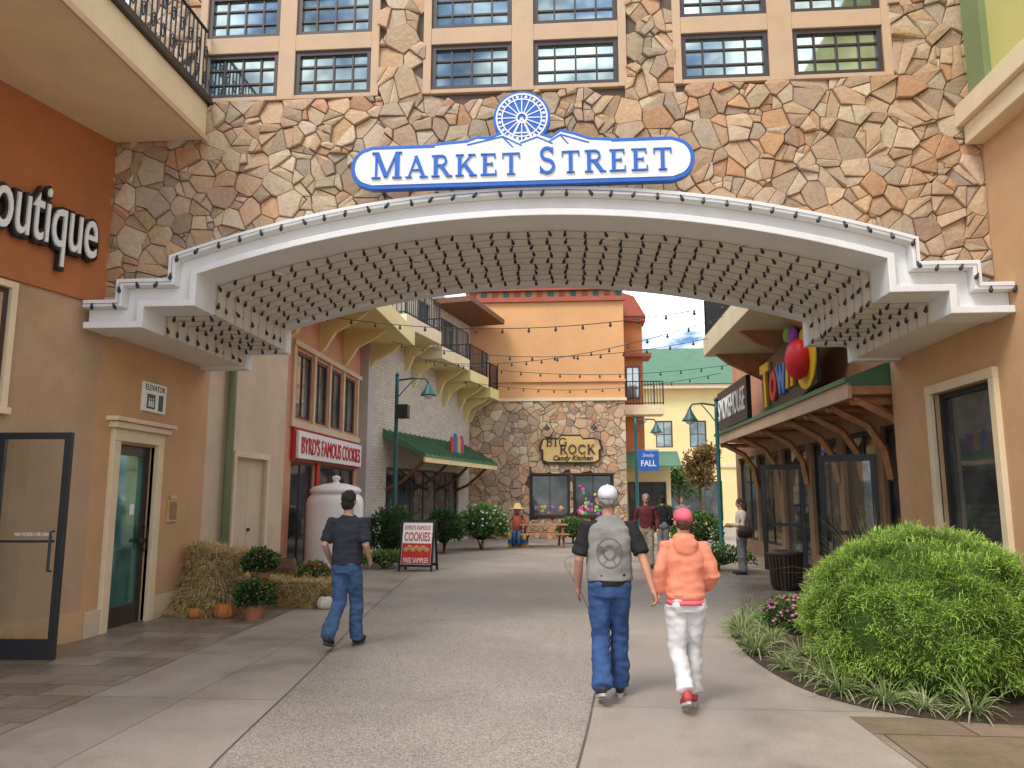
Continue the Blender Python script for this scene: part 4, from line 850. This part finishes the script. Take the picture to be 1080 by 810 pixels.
for k in range(3800):
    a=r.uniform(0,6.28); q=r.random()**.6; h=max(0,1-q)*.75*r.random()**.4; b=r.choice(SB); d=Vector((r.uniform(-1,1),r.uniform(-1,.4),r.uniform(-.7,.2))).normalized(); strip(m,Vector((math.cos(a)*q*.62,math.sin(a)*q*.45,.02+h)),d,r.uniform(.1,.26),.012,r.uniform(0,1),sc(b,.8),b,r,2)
m.build('straw',M.straw,o,True)['kind']='stuff'
p=gnd(316,642); hay('hay_bale','low golden straw bale lying at the right of the pots',(p.x,p.y+.3,0),.15,(.85,.45,.38),3200,2)
p=gnd(262,645); hay('hay_bale','straw bale behind the lower potted plant',(p.x-.1,p.y+.6,0),-.1,(.9,.45,.42),2400,3)
def pot(label,loc,h,rp,plant,n,fl,seed):
    r=random.Random(seed); o=thing('potted_plant',label,'potted plant',loc); x,y,z=loc; m=MB(); m.lathe([(rp*.7,z),(rp*.95,z+h*.8),(rp*1.05,z+h*.8),(rp*1.05,z+h),(rp*.9,z+h),(rp*.85,z+h*.85)],(x,y,0),20); m.build('pot',M.terracotta,o,smooth=False)
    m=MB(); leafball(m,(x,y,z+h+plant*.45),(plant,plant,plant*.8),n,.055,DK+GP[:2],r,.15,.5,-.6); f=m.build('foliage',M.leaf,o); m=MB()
    for k in range(70):
        a=r.uniform(0,6.28); b=r.uniform(-.2,1.4); u=Vector((math.cos(a)*math.cos(b),math.sin(a)*math.cos(b),math.sin(b)*.8)); m.col=sc(r.choice(fl),r.uniform(.7,1.1)); m.ell(Vector((x,y,z+h+plant*.45))+u*plant*r.uniform(.92,1.05),(.02,.02,.014),6,4)
    m.build('blossom',M.petal,o)['kind']='stuff'
p=gnd(268,653); pot('terracotta pot of bushy mums at the front of the straw display',(p.x,p.y,0),.2,.16,.27,1300,[(.45,.12,.05),(.4,.2,.05)],4)
p=onY(273,612,10.9); pot('potted mums raised on a bale above the front pot',(p.x,10.95,.42),.18,.15,.25,1100,[(.3,.16,.06),(.36,.1,.05)],5)
def pumpkin(label,loc,rr,m_,seed):
    o=thing('pumpkin',label,'pumpkin',loc,seed); m=MB(); m.lathe([(rr*.25,0),(rr*.75,.03*rr),(rr*.98,rr*.35),(rr,rr*.7),(rr*.85,rr*1.15),(rr*.5,rr*1.38),(rr*.15,rr*1.32)],(0,0,0),40,.12,10); m.build('flesh',m_,o,True,True); m=MB(); m.tube([(0,0,rr*1.28),(rr*.05,0,rr*1.55),(rr*.25,0,rr*1.75)],[rr*.13,rr*.09,rr*.1],7); m.build('stem',M.stem,o,True,True)
for px,py,rr,mm,lab in ((237,652,.15,M.pumpkin,'orange pumpkin left of the front potted plant'),(205,652,.1,M.pumpkin,'small orange pumpkin at the foot of the straw heap'),(343,642,.13,M.palepumpkin,'pale white pumpkin at the right end of the straw bale'),(329,618,.15,M.pumpkin,'orange pumpkin behind the low straw bale'),(300,622,.13,M.palepumpkin,'pale pumpkin between the pots and the low bale')):
    p=gnd(px,py); pumpkin(lab,(p.x,p.y,0),rr,mm,px*.1)
p=gnd(326,625); shrub('flowering_plant','small leafy flowering plant beside the white jar','flowers',(p.x-.1,p.y+.5,.22),(.33,.3,.26),700,.07,GP,64,[(.6,.3,.06),(.5,.08,.06)],None,60)
p=gnd(296,618); b_=thing('planter_barrel','dark planter barrel behind the straw bales','planter',(p.x,p.y,0)); m=MB(); m.lathe([(.22,0),(.27,.2),(.28,.35),(.25,.5),(.22,.5),(.21,.44)],(0,0,0),18); m.build('barrel',M.wood,b_,True)
# A frame board
p=gnd(441,602); af=thing('sandwich_board','red and white A frame cookie board standing on the paving','sandwich board',(p.x,p.y,0),R(-6))
lean=.22
for sgn in (-1,1):
    fA=lambda q,s_=sgn: Vector((q[0],s_*(lean*(1-q[2]/1.15)+.01+q[1]),q[2]))
    m=MB(fA); m.box(-.4,-.35,0,.03,0,1.15); m.box(.35,.4,0,.03,0,1.15); m.box(-.35,.35,0,.028,1.08,1.14); m.box(-.35,.35,0,.028,.1,.16); m.build('frame',M.iron,af,True)
    m=MB(fA); m.box(-.35,.35,.005,.02,.16,1.08); pn=m.build('panel',M.signwhite,af,True)
    m=MB(fA); m.box(-.34,.34,.02,.024,.17,.62); m.build('red_field',M.red,pn,True)
tl=Vector((0,lean/1.15,1)).normalized()
def ap(z): return (0,-(lean*(1-z/1.15)+.037),z)
text('lettering',"BYRD'S FAMOUS",M.red,af,ap(.97),(1,0,0),tl,.6,.1,.006,.0,0,True); text('lettering','COOKIES',M.red,af,ap(.77),(1,0,0),tl,.6,.2,.006,.01,0,True); text('lettering','FREE SAMPLES',M.signwhite,af,ap(.25),(1,0,0),tl,.58,.11,.006,.0,0,True)
m=MB(); 
for k in range(7): m.col=(.6,.36,.15); m.ell(Vector(ap(.48))+Vector((-.24+.08*k,0,.05*(k%2))),(.06,.012,.055),10,6)
m.build('cookie_picture',M.paint,af,True)
# trash bin
p=gnd(830,622); tb=thing('litter_bin','dark brown slatted litter bin on the paving by the shop','bin',(p.x,p.y,0)); m=MB(); KB=.92
for k in range(26):
    a=2*math.pi*k/26; m.prism([(math.cos(a+s)*rr_*KB,math.sin(a+s)*rr_*KB,.06) for s,rr_ in ((-.08,.27),(.08,.27),(.08,.295),(-.08,.295))],(math.cos(a)*.035,math.sin(a)*.035,.57))
m.build('slats',M.slat,tb,True); m=MB(); m.lathe([(.26*KB,.02),(.26*KB,.6)],(0,0,0),20); m.build('liner',M.black,tb,True); m=MB(); m.lathe([(.34*KB,.61),(.35*KB,.65),(.3*KB,.68),(.2*KB,.7),(.17*KB,.65)],(0,0,0),24); m.build('rim',M.slat,tb,True,True)
# picnic table and figure
p=gnd(572,578); pt_=thing('picnic_table','orange brown timber picnic table with benches near the candy shop','table',(p.x,p.y+.5,0),R(8)); m=MB()
for k in range(5): m.box(-.8,.8,-.37+k*.15,-.24+k*.15,.72,.76)
m.build('tabletop',M.deck,pt_,True)
for sy in (-1,1):
    m=MB(); m.box(-.8,.8,sy*.68-.13,sy*.68+.13,.43,.47); m.build('bench_seat',M.deck,pt_,True)
for sx in (-.6,.6):
    m=MB(); 
    for sy in (-1,1): m.prism([(sx,sy*.7,0),(sx,sy*.78,0),(sx,sy*.28,.72),(sx,sy*.2,.72)],(.06,0,0))
    m.box(sx+.061,sx+.1,-.75,.75,.36,.43); m.build('leg',M.wood,pt_,True)
p=gnd(545,578); sc_=thing('scarecrow','seated scarecrow in straw hat and blue overalls on a yellow box','scarecrow',(p.x,p.y+.3,0)); m=MB()
m.tube([(0,0,.45),(0,0,.75),(0,0,1.0),(0,0,1.1)],[.15,.17,.16,.07],10); m.tube([(-.16,0,1.02),(-.34,-.05,.8),(-.2,-.2,.62)],[.06,.05,.04],8); m.tube([(.16,0,1.02),(.34,-.05,.8),(.2,-.2,.62)],[.06,.05,.04],8); m.build('shirt',M.brickred,sc_,True,True)
m=MB(); 
for s in (-.09,.09): m.tube([(s,0,.48),(s,-.38,.5),(s,-.42,.08)],[.09,.075,.07],8)
m.build('overalls',M.jeans2,sc_,True,True); m=MB(); m.ell((0,0,1.22),(.11,.11,.13)); m.build('head',M.khaki,sc_,True,True); m=MB(); m.lathe([(.3,1.27),(.28,1.29),(.13,1.31),(.11,1.42),(.05,1.46)],(0,0,0),18); m.build('hat',M.gold,sc_,True,True)
m=MB(); m.col=(.6,.4,.03); m.box(-.3,.3,-.2,.25,.0,.42); m.col=(.03,.15,.45); m.box(-.31,.31,-.21,.26,.14,.28); m.build('box_seat',M.paint,sc_,True)
# ---------------------------------------------------------------- people
def bake(mb,name,m,parent,vox,disp=0,ds=7.,it=3,seed=0):
    me=mb.mesh('tmp'); ob=bpy.data.objects.new('tmp',me); C.objects.link(ob)
    md=ob.modifiers.new('r','REMESH'); md.mode='VOXEL'; md.voxel_size=vox
    if it: sm=ob.modifiers.new('s','SMOOTH'); sm.factor=.5; sm.iterations=it
    dg=bpy.context.evaluated_depsgraph_get(); out=bpy.data.meshes.new_from_object(ob.evaluated_get(dg)); bpy.data.objects.remove(ob); bpy.data.meshes.remove(me)
    if disp:
        nn=[v.normal.copy() for v in out.vertices]
        for v,n_ in zip(out.vertices,nn):
            c=v.co; a=noise.noise(Vector((c.x*ds,c.y*ds,c.z*ds*.7+seed)))+.6*noise.noise(Vector((c.x*ds*1.6+5,c.y*ds*1.6,c.z*ds*2.8+seed))); v.co=c+n_*disp*a
    out.name=name; out.materials.clear(); out.materials.append(m); out.polygons.foreach_set('use_smooth',[True]*len(out.polygons)); out.polygons.foreach_set('material_index',[0]*len(out.polygons))
    o=bpy.data.objects.new(name,out); C.objects.link(o); o.parent=parent; return o
def hand(mb,w,d,nrm,thumb,curl,k=1.):
    d=d.normalized(); nrm=(nrm-d*nrm.dot(d)).normalized(); lat=d.cross(nrm).normalized()*thumb
    Mx=Matrix((lat,d,nrm)).transposed(); mb.ell(w+d*.048*k,(.04*k,.056*k,.018*k),12,8,Mx); mb.tube([w-d*.02*k,w+d*.03*k],[.026*k,.03*k],10)
    for i,(x,L) in enumerate(((.029,.066),(.0095,.076),(-.0105,.071),(-.029,.056))):
        b=w+d*.085*k+lat*x*k; a1=curl*.5; a2=curl*1.1; a3=curl*1.6
        p1=b+(d*math.cos(a1)+nrm*math.sin(a1))*L*.45*k; p2=p1+(d*math.cos(a2)+nrm*math.sin(a2))*L*.32*k; p3=p2+(d*math.cos(a3)+nrm*math.sin(a3))*L*.26*k
        mb.tube([b-d*.02*k,b,p1,p2,p3],[.009*k,.0098*k,.009*k,.0085*k,.007*k],8)
    b=w+d*.03*k+lat*.03*k; p1=b+(d*.6+lat*.6+nrm*.3).normalized()*.04*k; p2=p1+(d*.9+lat*.15+nrm*.35).normalized()*.032*k; mb.tube([b-lat*.015*k,b,p1,p2],[.013*k,.0125*k,.011*k,.008*k],8)
def person(label,loc,yaw,H,P,vox=.008,seed=0):
    s=H/1.75; root=thing('person',label,'person',loc,yaw); V3=lambda *p: Vector(p)*s; fem=P.get('fem',0); sw=.165 if fem else .19; bw=1.07 if P.get('big') else 1.
    mb=MB(); S=s; LS=P.get('loose',1.)
    def lo(mb,rings,pw=.9): mb.loft([(a*S,b*S,c*S,d*S,e*S) for a,b,c,d,e in rings],22,pw)
    lo(mb,[(0,0,.86,.12,.085),(0,0,1.0,.12,.085),(0,0,1.15,.115,.08),(0,0,1.34,.145,.085),(0,0,1.43,.12,.065),(0,.0,1.48,.06,.055)])
    mb.tube([V3(0,-.005,1.42),V3(0,.0,1.5),V3(0,.012,1.6)],[.06*S,.055*S,.055*S],14)
    hy=P.get('headyaw',0); HM=Matrix.Rotation(hy,3,'Z')
    def hp(x,y,z): return HM@V3(x,y,z)+V3(0,.01,0)
    def hell(mb,c,r,nu=18,nv=12): mb.ell(hp(*c),[q*S for q in r],nu,nv,HM)
    hell(mb,(0,-.005,1.66),(.076,.096,.098)); hell(mb,(0,.035,1.598),(.054,.058,.066)); hell(mb,(0,.1,1.628),(.013,.022,.02)); hell(mb,(0,.088,1.65),(.01,.014,.03)); hell(mb,(0,.075,1.585),(.024,.02,.012)); hell(mb,(0,.078,1.672),(.05,.016,.012))
    for e in (-1,1): hell(mb,(e*.077,-.005,1.635),(.012,.022,.032),10,8)
    for i,e in ((0,-1),(1,1)):
        el,wr=P['arms'][i]; sh=V3(e*sw,0,1.415); el=V3(*el); wr=V3(*wr)
        mb.tube([V3(e*sw*.7,0,1.4),sh,sh.lerp(el,.5),el,el.lerp(wr,.4),wr],[.05*S,.052*S,.046*S,.039*S,.038*S,.027*S],14)
        d=(wr-el).normalized(); d=(d+Vector(P.get('hd',((0,0,0),(0,0,0)))[i])).normalized(); hand(mb,wr,d,Vector((-e,.15,0)),-1 if (Vector((0,1,0)).dot(d.cross(Vector((-e,.15,0)).normalized()))<0) else 1,P.get('curl',(.45,.45))[i],S)
        kn,an,to=P['legs'][i]; kn=V3(*kn); an=V3(*an); to=V3(*to); hip=V3(e*.088,0,.9)
        mb.tube([hip,hip.lerp(kn,.5),kn,kn.lerp(an,.35),an],[.08*S,.068*S,.052*S,.05*S,.036*S],14); mb.tube([an,an.lerp(to,.6)-Vector((0,0,.02*S))],[.036*S,.03*S],10)
    body=bake(mb,'body',P.get('skin',M.skin),root,vox*.8,0,it=2)
    for e in (-1,1):
        m=MB(); m.ell(hp(e*.03,.082,1.645),(.012*S,.008*S,.008*S),8,6); m.build('eye',M.hairdk,root,True,True)
    m=MB(); m.ell(hp(0,.094,1.585),(.02*S,.005*S,.005*S),8,5); m.build('mouth',M.maroon,root,True,True)
    # trousers
    mb=MB(); w=1.05*bw if not fem else 1.02
    lo(mb,[(0,-.005,.84,.155*w,.115*w),(0,-.01,.93,.165*w,.125*w),(0,0,1.03,.15*w,.112*w)],.85)
    for i,e in ((0,-1),(1,1)):
        mb.ell(V3(e*.075,-.05,.9),(.085*S,.085*S,.095*S)); kn,an,to=[V3(*q) for q in P['legs'][i]]; hip=V3(e*.085,0,.9); hm=kn.lerp(an,P.get('hem',1.03))
        mb.tube([hip,hip.lerp(kn,.35),hip.lerp(kn,.75),kn,kn.lerp(an,.3),kn.lerp(an,.65),kn.lerp(an,.88),hm],[q*S*P.get('legw',1.) for q in (.1,.097,.085,.08,.079,.077,.082,.08)],16)
    bake(mb,'trousers',P['bot'],root,vox*1.1,.017*S,8,2,seed)
    # top
    mb=MB(); hem=P.get('tophem',.93); tw=bw*(.93 if fem else 1.)*LS
    lo(mb,[(0,-.005,hem,.168*tw,.13*tw),(0,-.005,hem+.1,.166*tw,.13*tw),(0,0,1.15,.162*tw,.122*tw),(0,0,1.3,.182*tw,.122*tw),(0,0,1.39,.18*bw*(.93 if fem else 1),.105*bw),(0,-.005,1.45,.13*bw,.085*bw),(0,-.005,1.49,.072,.07)],.85)
    for i,e in ((0,-1),(1,1)):
        el,wr=[V3(*q) for q in P['arms'][i]]; sh=V3(e*sw,0,1.405)
        if P['top']=='tee': mb.tube([V3(e*.1,0,1.39),sh,sh.lerp(el,.45),sh.lerp(el,.85)],[.07*S,.074*S,.07*S,.072*S],16)
        else: mb.tube([V3(e*.1,0,1.39),sh,sh.lerp(el,.5),el,el.lerp(wr,.45),el.lerp(wr,.85),el.lerp(wr,.97)],[q*S*(1+(LS-1)*.8) for q in (.068,.07,.066,.062,.058,.053,.043)],16)
    if P.get('hood'): mb.ell(V3(0,-.1,1.435),(.115*S,.055*S,.1*S)); mb.ell(V3(0,-.03,1.5),(.1*S,.085*S,.042*S))
    tp=bake(mb,'shirt' if P['top']=='tee' else P['top'],P['topm'],root,vox,.018*S,7,2,seed+3)
    if P.get('hood'):
        m=MB(); m.loft([(0,-.005*S,(hem-.04)*S,.156*tw*S,.122*tw*S),(0,-.005*S,(hem+.03)*S,.17*tw*S,.134*tw*S)],30,.85); m.build('waistband',P['topm'],tp,True,True)
    if P.get('shirttail'):
        m=MB(); m.loft([(0,-.005*S,(hem-.075)*S,.166*tw*S,.134*tw*S),(0,-.005*S,(hem-.035)*S,.164*tw*S,.13*tw*S)],30,.85); m.build('undershirt_hem',P['shirttail'],root,True,True)
    if P.get('vest'):
        mb=MB(); lo(mb,[(0,-.005,.97,.182*bw,.145*bw),(0,-.005,1.08,.178*bw,.142*bw),(0,0,1.2,.178*bw,.136*bw),(0,-.005,1.32,.185*bw,.136*bw),(0,-.01,1.4,.168*bw,.117*bw),(0,-.01,1.455,.12*bw,.095*bw),(0,-.01,1.505,.078,.078)],.85)
        vs=bake(mb,'vest',P['vest'],root,vox,.015*S,6,2,seed+9)
        bv=BVHTree.FromPolygons([v.co for v in vs.data.vertices],[tuple(p.vertices) for p in vs.data.polygons]); m=MB()
        def pr(x,z):
            h=bv.ray_cast(Vector((x*S,-1,z*S)),Vector((0,1,0)))[0]; return (h if h else Vector((x*S,-.13*S,z*S)))+Vector((0,-.004,0))
        def st(pts,w0,w1):
            n_=len(pts); prev=None
            for i in range(n_):
                a=Vector(pts[max(0,i-1)]); b=Vector(pts[min(n_-1,i+1)]); t=(b-a).normalized(); nn=Vector((-t.y,t.x))*(w0+(w1-w0)*i/(n_-1)); p_=Vector(pts[i]); cur=(m.V(pr(*(p_+nn))),m.V(pr(*(p_-nn))))
                if prev: m.F((prev[0],cur[0],cur[1],prev[1]))
                prev=cur
        zc=1.2
        st([(.105*math.cos(R(a)),zc+.12*math.sin(R(a))) for a in range(0,361,12)],.005,.005); st([(.05*math.cos(R(a)),zc+.06*math.sin(R(a))) for a in range(0,361,15)],.005,.005)
        for e in (-1,1):
            for k in range(5): st([(e*(.05+.018*j),zc+.04+.01*j*(1.4-k*.5)-.01*k-.002*j*j) for j in range(4)],.005,.003)
            st([(e*.03,zc-.06),(e*.055,zc-.105)],.006,.003); st([(e*.05,zc),(0,zc+.05)],.004,.004); st([(e*.05,zc-.01),(0,zc-.06)],.004,.004)
        m.build('emblem',M.emb,vs,True)
    # hair, cap
    mb=MB()
    if P.get('cap'):
        hell(mb,(0,-.028,1.625),(.079,.08,.06)); 
    elif P.get('longhair'):
        hell(mb,(0,-.015,1.675),(.09,.108,.1)); mb.tube([hp(0,-.06,1.66),hp(0,-.09,1.55),hp(0,-.1,1.42)],[.09*S,.085*S,.05*S],12)
    else:
        hell(mb,(0,-.018,1.68),(.088,.104,.094)); hell(mb,(0,-.05,1.61),(.078,.058,.065))
    bake(mb,'hair',P['hair'],root,vox*.8,.012*S,24,1,seed)
    if P.get('cap'):
        m=MB(); rings=[(0,-.002,1.652,.086,.106),(0,-.002,1.69,.086,.106),(0,-.004,1.72,.08,.098),(0,-.006,1.745,.062,.077),(0,-.006,1.762,.034,.042),(0,-.006,1.766,.008,.01)]
        m.T=lambda p:HM@p+V3(0,.01,0); m.loft([tuple(q*S for q in r_) for r_ in rings],28); m.ell((0,-.006*S,1.768*S),(.009*S,.009*S,.006*S),8,5); cp=m.build('cap',P['cap'],root,True,True)
        m=MB(lambda p:HM@p+V3(0,.01,0)); pts=[(.075*math.sin(R(a))*S,(.085+.085*math.cos(R(a)))*S,(1.655+.006*math.cos(R(a)))*S) for a in range(-90,91,12)]; m.prism(pts,(0,0,.006*S)); m.build('brim',P['cap'],cp,True)
    # shoes
    for i,e in ((0,-1),(1,1)):
        kn,an,to=[V3(*q) for q in P['legs'][i]]; fd=(to-an+Vector((0,0,.06*S))).normalized(); up=Vector((1,0,0)).cross(fd).normalized()
        if up.z<0: up=-up
        heel=an-up*.045*S-fd*.045*S; ball=heel+fd*.19*S; tip=heel+fd*.255*S
        m=MB(); m.tube([heel+up*.012*S,heel+fd*.06*S+up*.022*S,heel+fd*.13*S+up*.012*S,ball,tip],[.037*S,.041*S,.041*S,.042*S,.03*S],14); m.tube([an+up*.02*S,heel+fd*.03*S+up*.03*S],[.045*S,.042*S],12)
        so=bake(m,'shoe',P['shoe'],root,vox*.8,0,it=2); m=MB(); side=fd.cross(up); ol=[]
        for a in range(0,360,20):
            ca,sa=math.cos(R(a)),math.sin(R(a)); ol.append(heel+fd*(.105+.155*ca)*S+side*((.043 if ca>0 else .038)*sa*S)-up*.042*S)
        m.prism(ol,up*.022*S); m.build('sole',P['sole'],so,True)
    return root
STAND=[((-.09,.02,.5),(-.095,.0,.085),(-.11,.16,.03)),((.09,.02,.5),(.1,.0,.085),(.12,.16,.03))]
# left person: dark T-shirt
p=gnd(363,684)
person('person in a dark navy T-shirt and blue jeans walking past the straw display',(p.x,p.y,0),R(-4),1.71,dict(skin=M.skin,hair=M.hairdk,top='tee',topm=M.navy,bot=M.jeans,shoe=M.shoe,sole=M.dksole,loose=1.05,
 legs=[((-.085,.02,.49),(-.1,-.26,.17),(-.11,-.12,.07)),((.08,.14,.51),(.07,.2,.095),(.085,.36,.04))],arms=[((-.25,-.06,1.15),(-.25,.12,.97)),((.24,-.05,1.15),(.22,.14,.98))],headyaw=.1),.008,1)
# couple
mp=gnd(645,738); wp=gnd(727,747); HT=Vector((mp.x+.365,(mp.y+wp.y)/2-.08,.83))
sM=1.74/1.75; sW=1.55/1.75
hm_=(HT-Vector((mp.x,mp.y,0)))/sM; hw_=(HT-Vector((wp.x,wp.y,0)))/sW
person('person in a grey vest and white cap holding hands with the companion in coral',(mp.x,mp.y,0),0,1.74,dict(big=1,skin=M.skin2,hair=M.hairgr,top='tee',topm=M.blacktee,bot=M.jeans2,shoe=M.shoe,sole=M.sole,cap=M.whitecap,vest=M.vest,
 legs=[((-.085,.03,.49),(-.08,-.2,.16),(-.09,-.07,.06)),((.085,.12,.51),(.08,.15,.092),(.1,.31,.04))],arms=[((-.255,-.04,1.14),(-.265,.09,.9)),((.28,-.08,1.16),(hm_.x-.02,hm_.y-.005,hm_.z+.075))],curl=(.5,1.2),hd=((0,0,0),(.15,0,-.5)),headyaw=-.1),.008,2)
person('person in a coral hoodie, pink cap and white trousers holding hands on the right',(wp.x,wp.y,0),R(3),1.55,dict(fem=1,big=1,loose=1.07,skin=M.skin,hair=M.hairbr,top='hoodie',topm=M.coral,bot=M.offwhite,shoe=M.pinkshoe,sole=M.sole,cap=M.pinkcap,hood=1,hem=.93,legw=1.04,tophem=.98,shirttail=M.pinkcap,
 legs=[((-.08,.03,.49),(-.06,-.22,.17),(-.06,-.09,.06)),((.085,.12,.51),(.07,.15,.092),(.08,.31,.04))],arms=[((-.235,-.05,1.2),(hw_.x+.035,hw_.y+.0,hw_.z+.07)),((.25,-.05,1.16),(.2,.14,1.02))],curl=(1.2,.5),hd=((-.4,0,-.4),(0,0,0)),headyaw=.15),.008,3)
# distant people
p=gnd(683,599); person('person in a maroon jacket and khaki trousers walking toward the viewer',(p.x,p.y,0),R(176),1.72,dict(skin=M.skin,hair=M.hairgr,top='jacket',topm=M.maroon,bot=M.khaki,shoe=M.shoe,sole=M.dksole,
 legs=[((-.085,.12,.5),(-.08,.15,.09),(-.1,.31,.04)),((.085,.02,.49),(.08,-.2,.15),(.09,-.07,.06))],arms=[((-.26,-.05,1.15),(-.26,.1,.9)),((.26,-.07,1.15),(.27,-.02,.89))]),.012,4)
p=gnd(784,606); person('person in a cream cardigan with a dark bag standing by the shop doors',(p.x,p.y,0),R(95),1.62,dict(fem=1,skin=M.skin,hair=M.hairbr,top='cardigan',topm=M.creamknit,bot=M.grey,shoe=M.shoe,sole=M.dksole,longhair=1,tophem=.8,
 legs=STAND,arms=[((-.24,.04,1.14),(-.12,.26,1.15)),((.24,.02,1.14),(.14,.25,1.12))]),.012,5)
bp=thing('shoulder_bag','dark shoulder bag hanging at the side of the person in the cream cardigan','bag',(p.x+.02,p.y-.24,.8)); m=MB(); m.loft([(0,0,0,.15,.05),(0,0,.12,.16,.06),(0,0,.24,.13,.03)],16,.6); m.build('pouch',M.dkbrown,bp,True,True); m=MB(); m.tube([(-.12,0,.22),(-.06,.06,.45),(0,.1,.56),(.06,.06,.45),(.12,0,.22)],.012,6); m.build('strap',M.dkbrown,bp,True)
p=gnd(700,588); person('person in black walking away beyond the maroon jacket',(p.x,p.y,0),0,1.68,dict(skin=M.skin,hair=M.hairdk,top='jacket',topm=M.blacktee,bot=M.grey,shoe=M.shoe,sole=M.dksole,legs=STAND,arms=[((-.25,-.05,1.15),(-.25,.1,.9)),((.25,-.05,1.15),(.25,.1,.9))]),.014,6)
p=gnd(721,580); person('person in a grey top walking in the far street',(p.x,p.y,0),R(170),1.66,dict(skin=M.skin,hair=M.hairbr,top='tee',topm=M.grey,bot=M.jeans,shoe=M.shoe,sole=M.dksole,legs=STAND,arms=[((-.25,-.05,1.15),(-.25,.1,.9)),((.25,-.05,1.15),(.25,.1,.9))]),.014,7)
# ---------------------------------------------------------------- light
w=bpy.data.worlds.new('World'); scn.world=w; w.use_nodes=True; n=w.node_tree; bg=n.nodes['Background']
EL,AZ=R(54),R(212)
sk=n.nodes.new('ShaderNodeTexSky'); sk.sky_type='NISHITA'; sk.sun_disc=False; sk.sun_elevation=EL; sk.sun_rotation=AZ; sk.dust_density=.6; sk.ozone_density=2.
tc=n.nodes.new('ShaderNodeTexCoord'); mp_=n.nodes.new('ShaderNodeMapping'); mp_.inputs['Scale'].default_value=(1,1,2.2); mp_.inputs['Location'].default_value=(.35,.1,.2); n.links.new(tc.outputs['Generated'],mp_.inputs[0])
f=noi(n,mp_.outputs[0],6.5,9,.62); cf=ramp(n,f,[(.42,(0,0,0)),(.58,(1,1,1))]); cl=ramp(n,noi(n,mp_.outputs[0],9,6,.6),[(.3,(.42,.46,.5)),(.7,(1,1,.99))])
vm=n.nodes.new('ShaderNodeVectorMath'); vm.operation='SCALE'; n.links.new(cl,vm.inputs[0]); vm.inputs['Scale'].default_value=23.
skb=mixc(n,1.,sk.outputs[0],(.5,.68,.92),'MULTIPLY')
n.links.new(mixc(n,cf,skb,vm.outputs[0]),bg.inputs[0]); bg.inputs[1].default_value=.15
sd=bpy.data.lights.new('sun','SUN'); sd.energy=2.8; sd.angle=R(20); sd.color=(1,.94,.84); so=bpy.data.objects.new('sun',sd); C.objects.link(so)
dirv=Vector((math.sin(AZ)*math.cos(EL),math.cos(AZ)*math.cos(EL),math.sin(EL))); so.rotation_euler=dirv.to_track_quat('Z','Y').to_euler(); so.location=(0,0,30)
scn.view_settings.view_transform='Standard'; scn.view_settings.look='None'; scn.view_settings.exposure=0; scn.view_settings.gamma=1
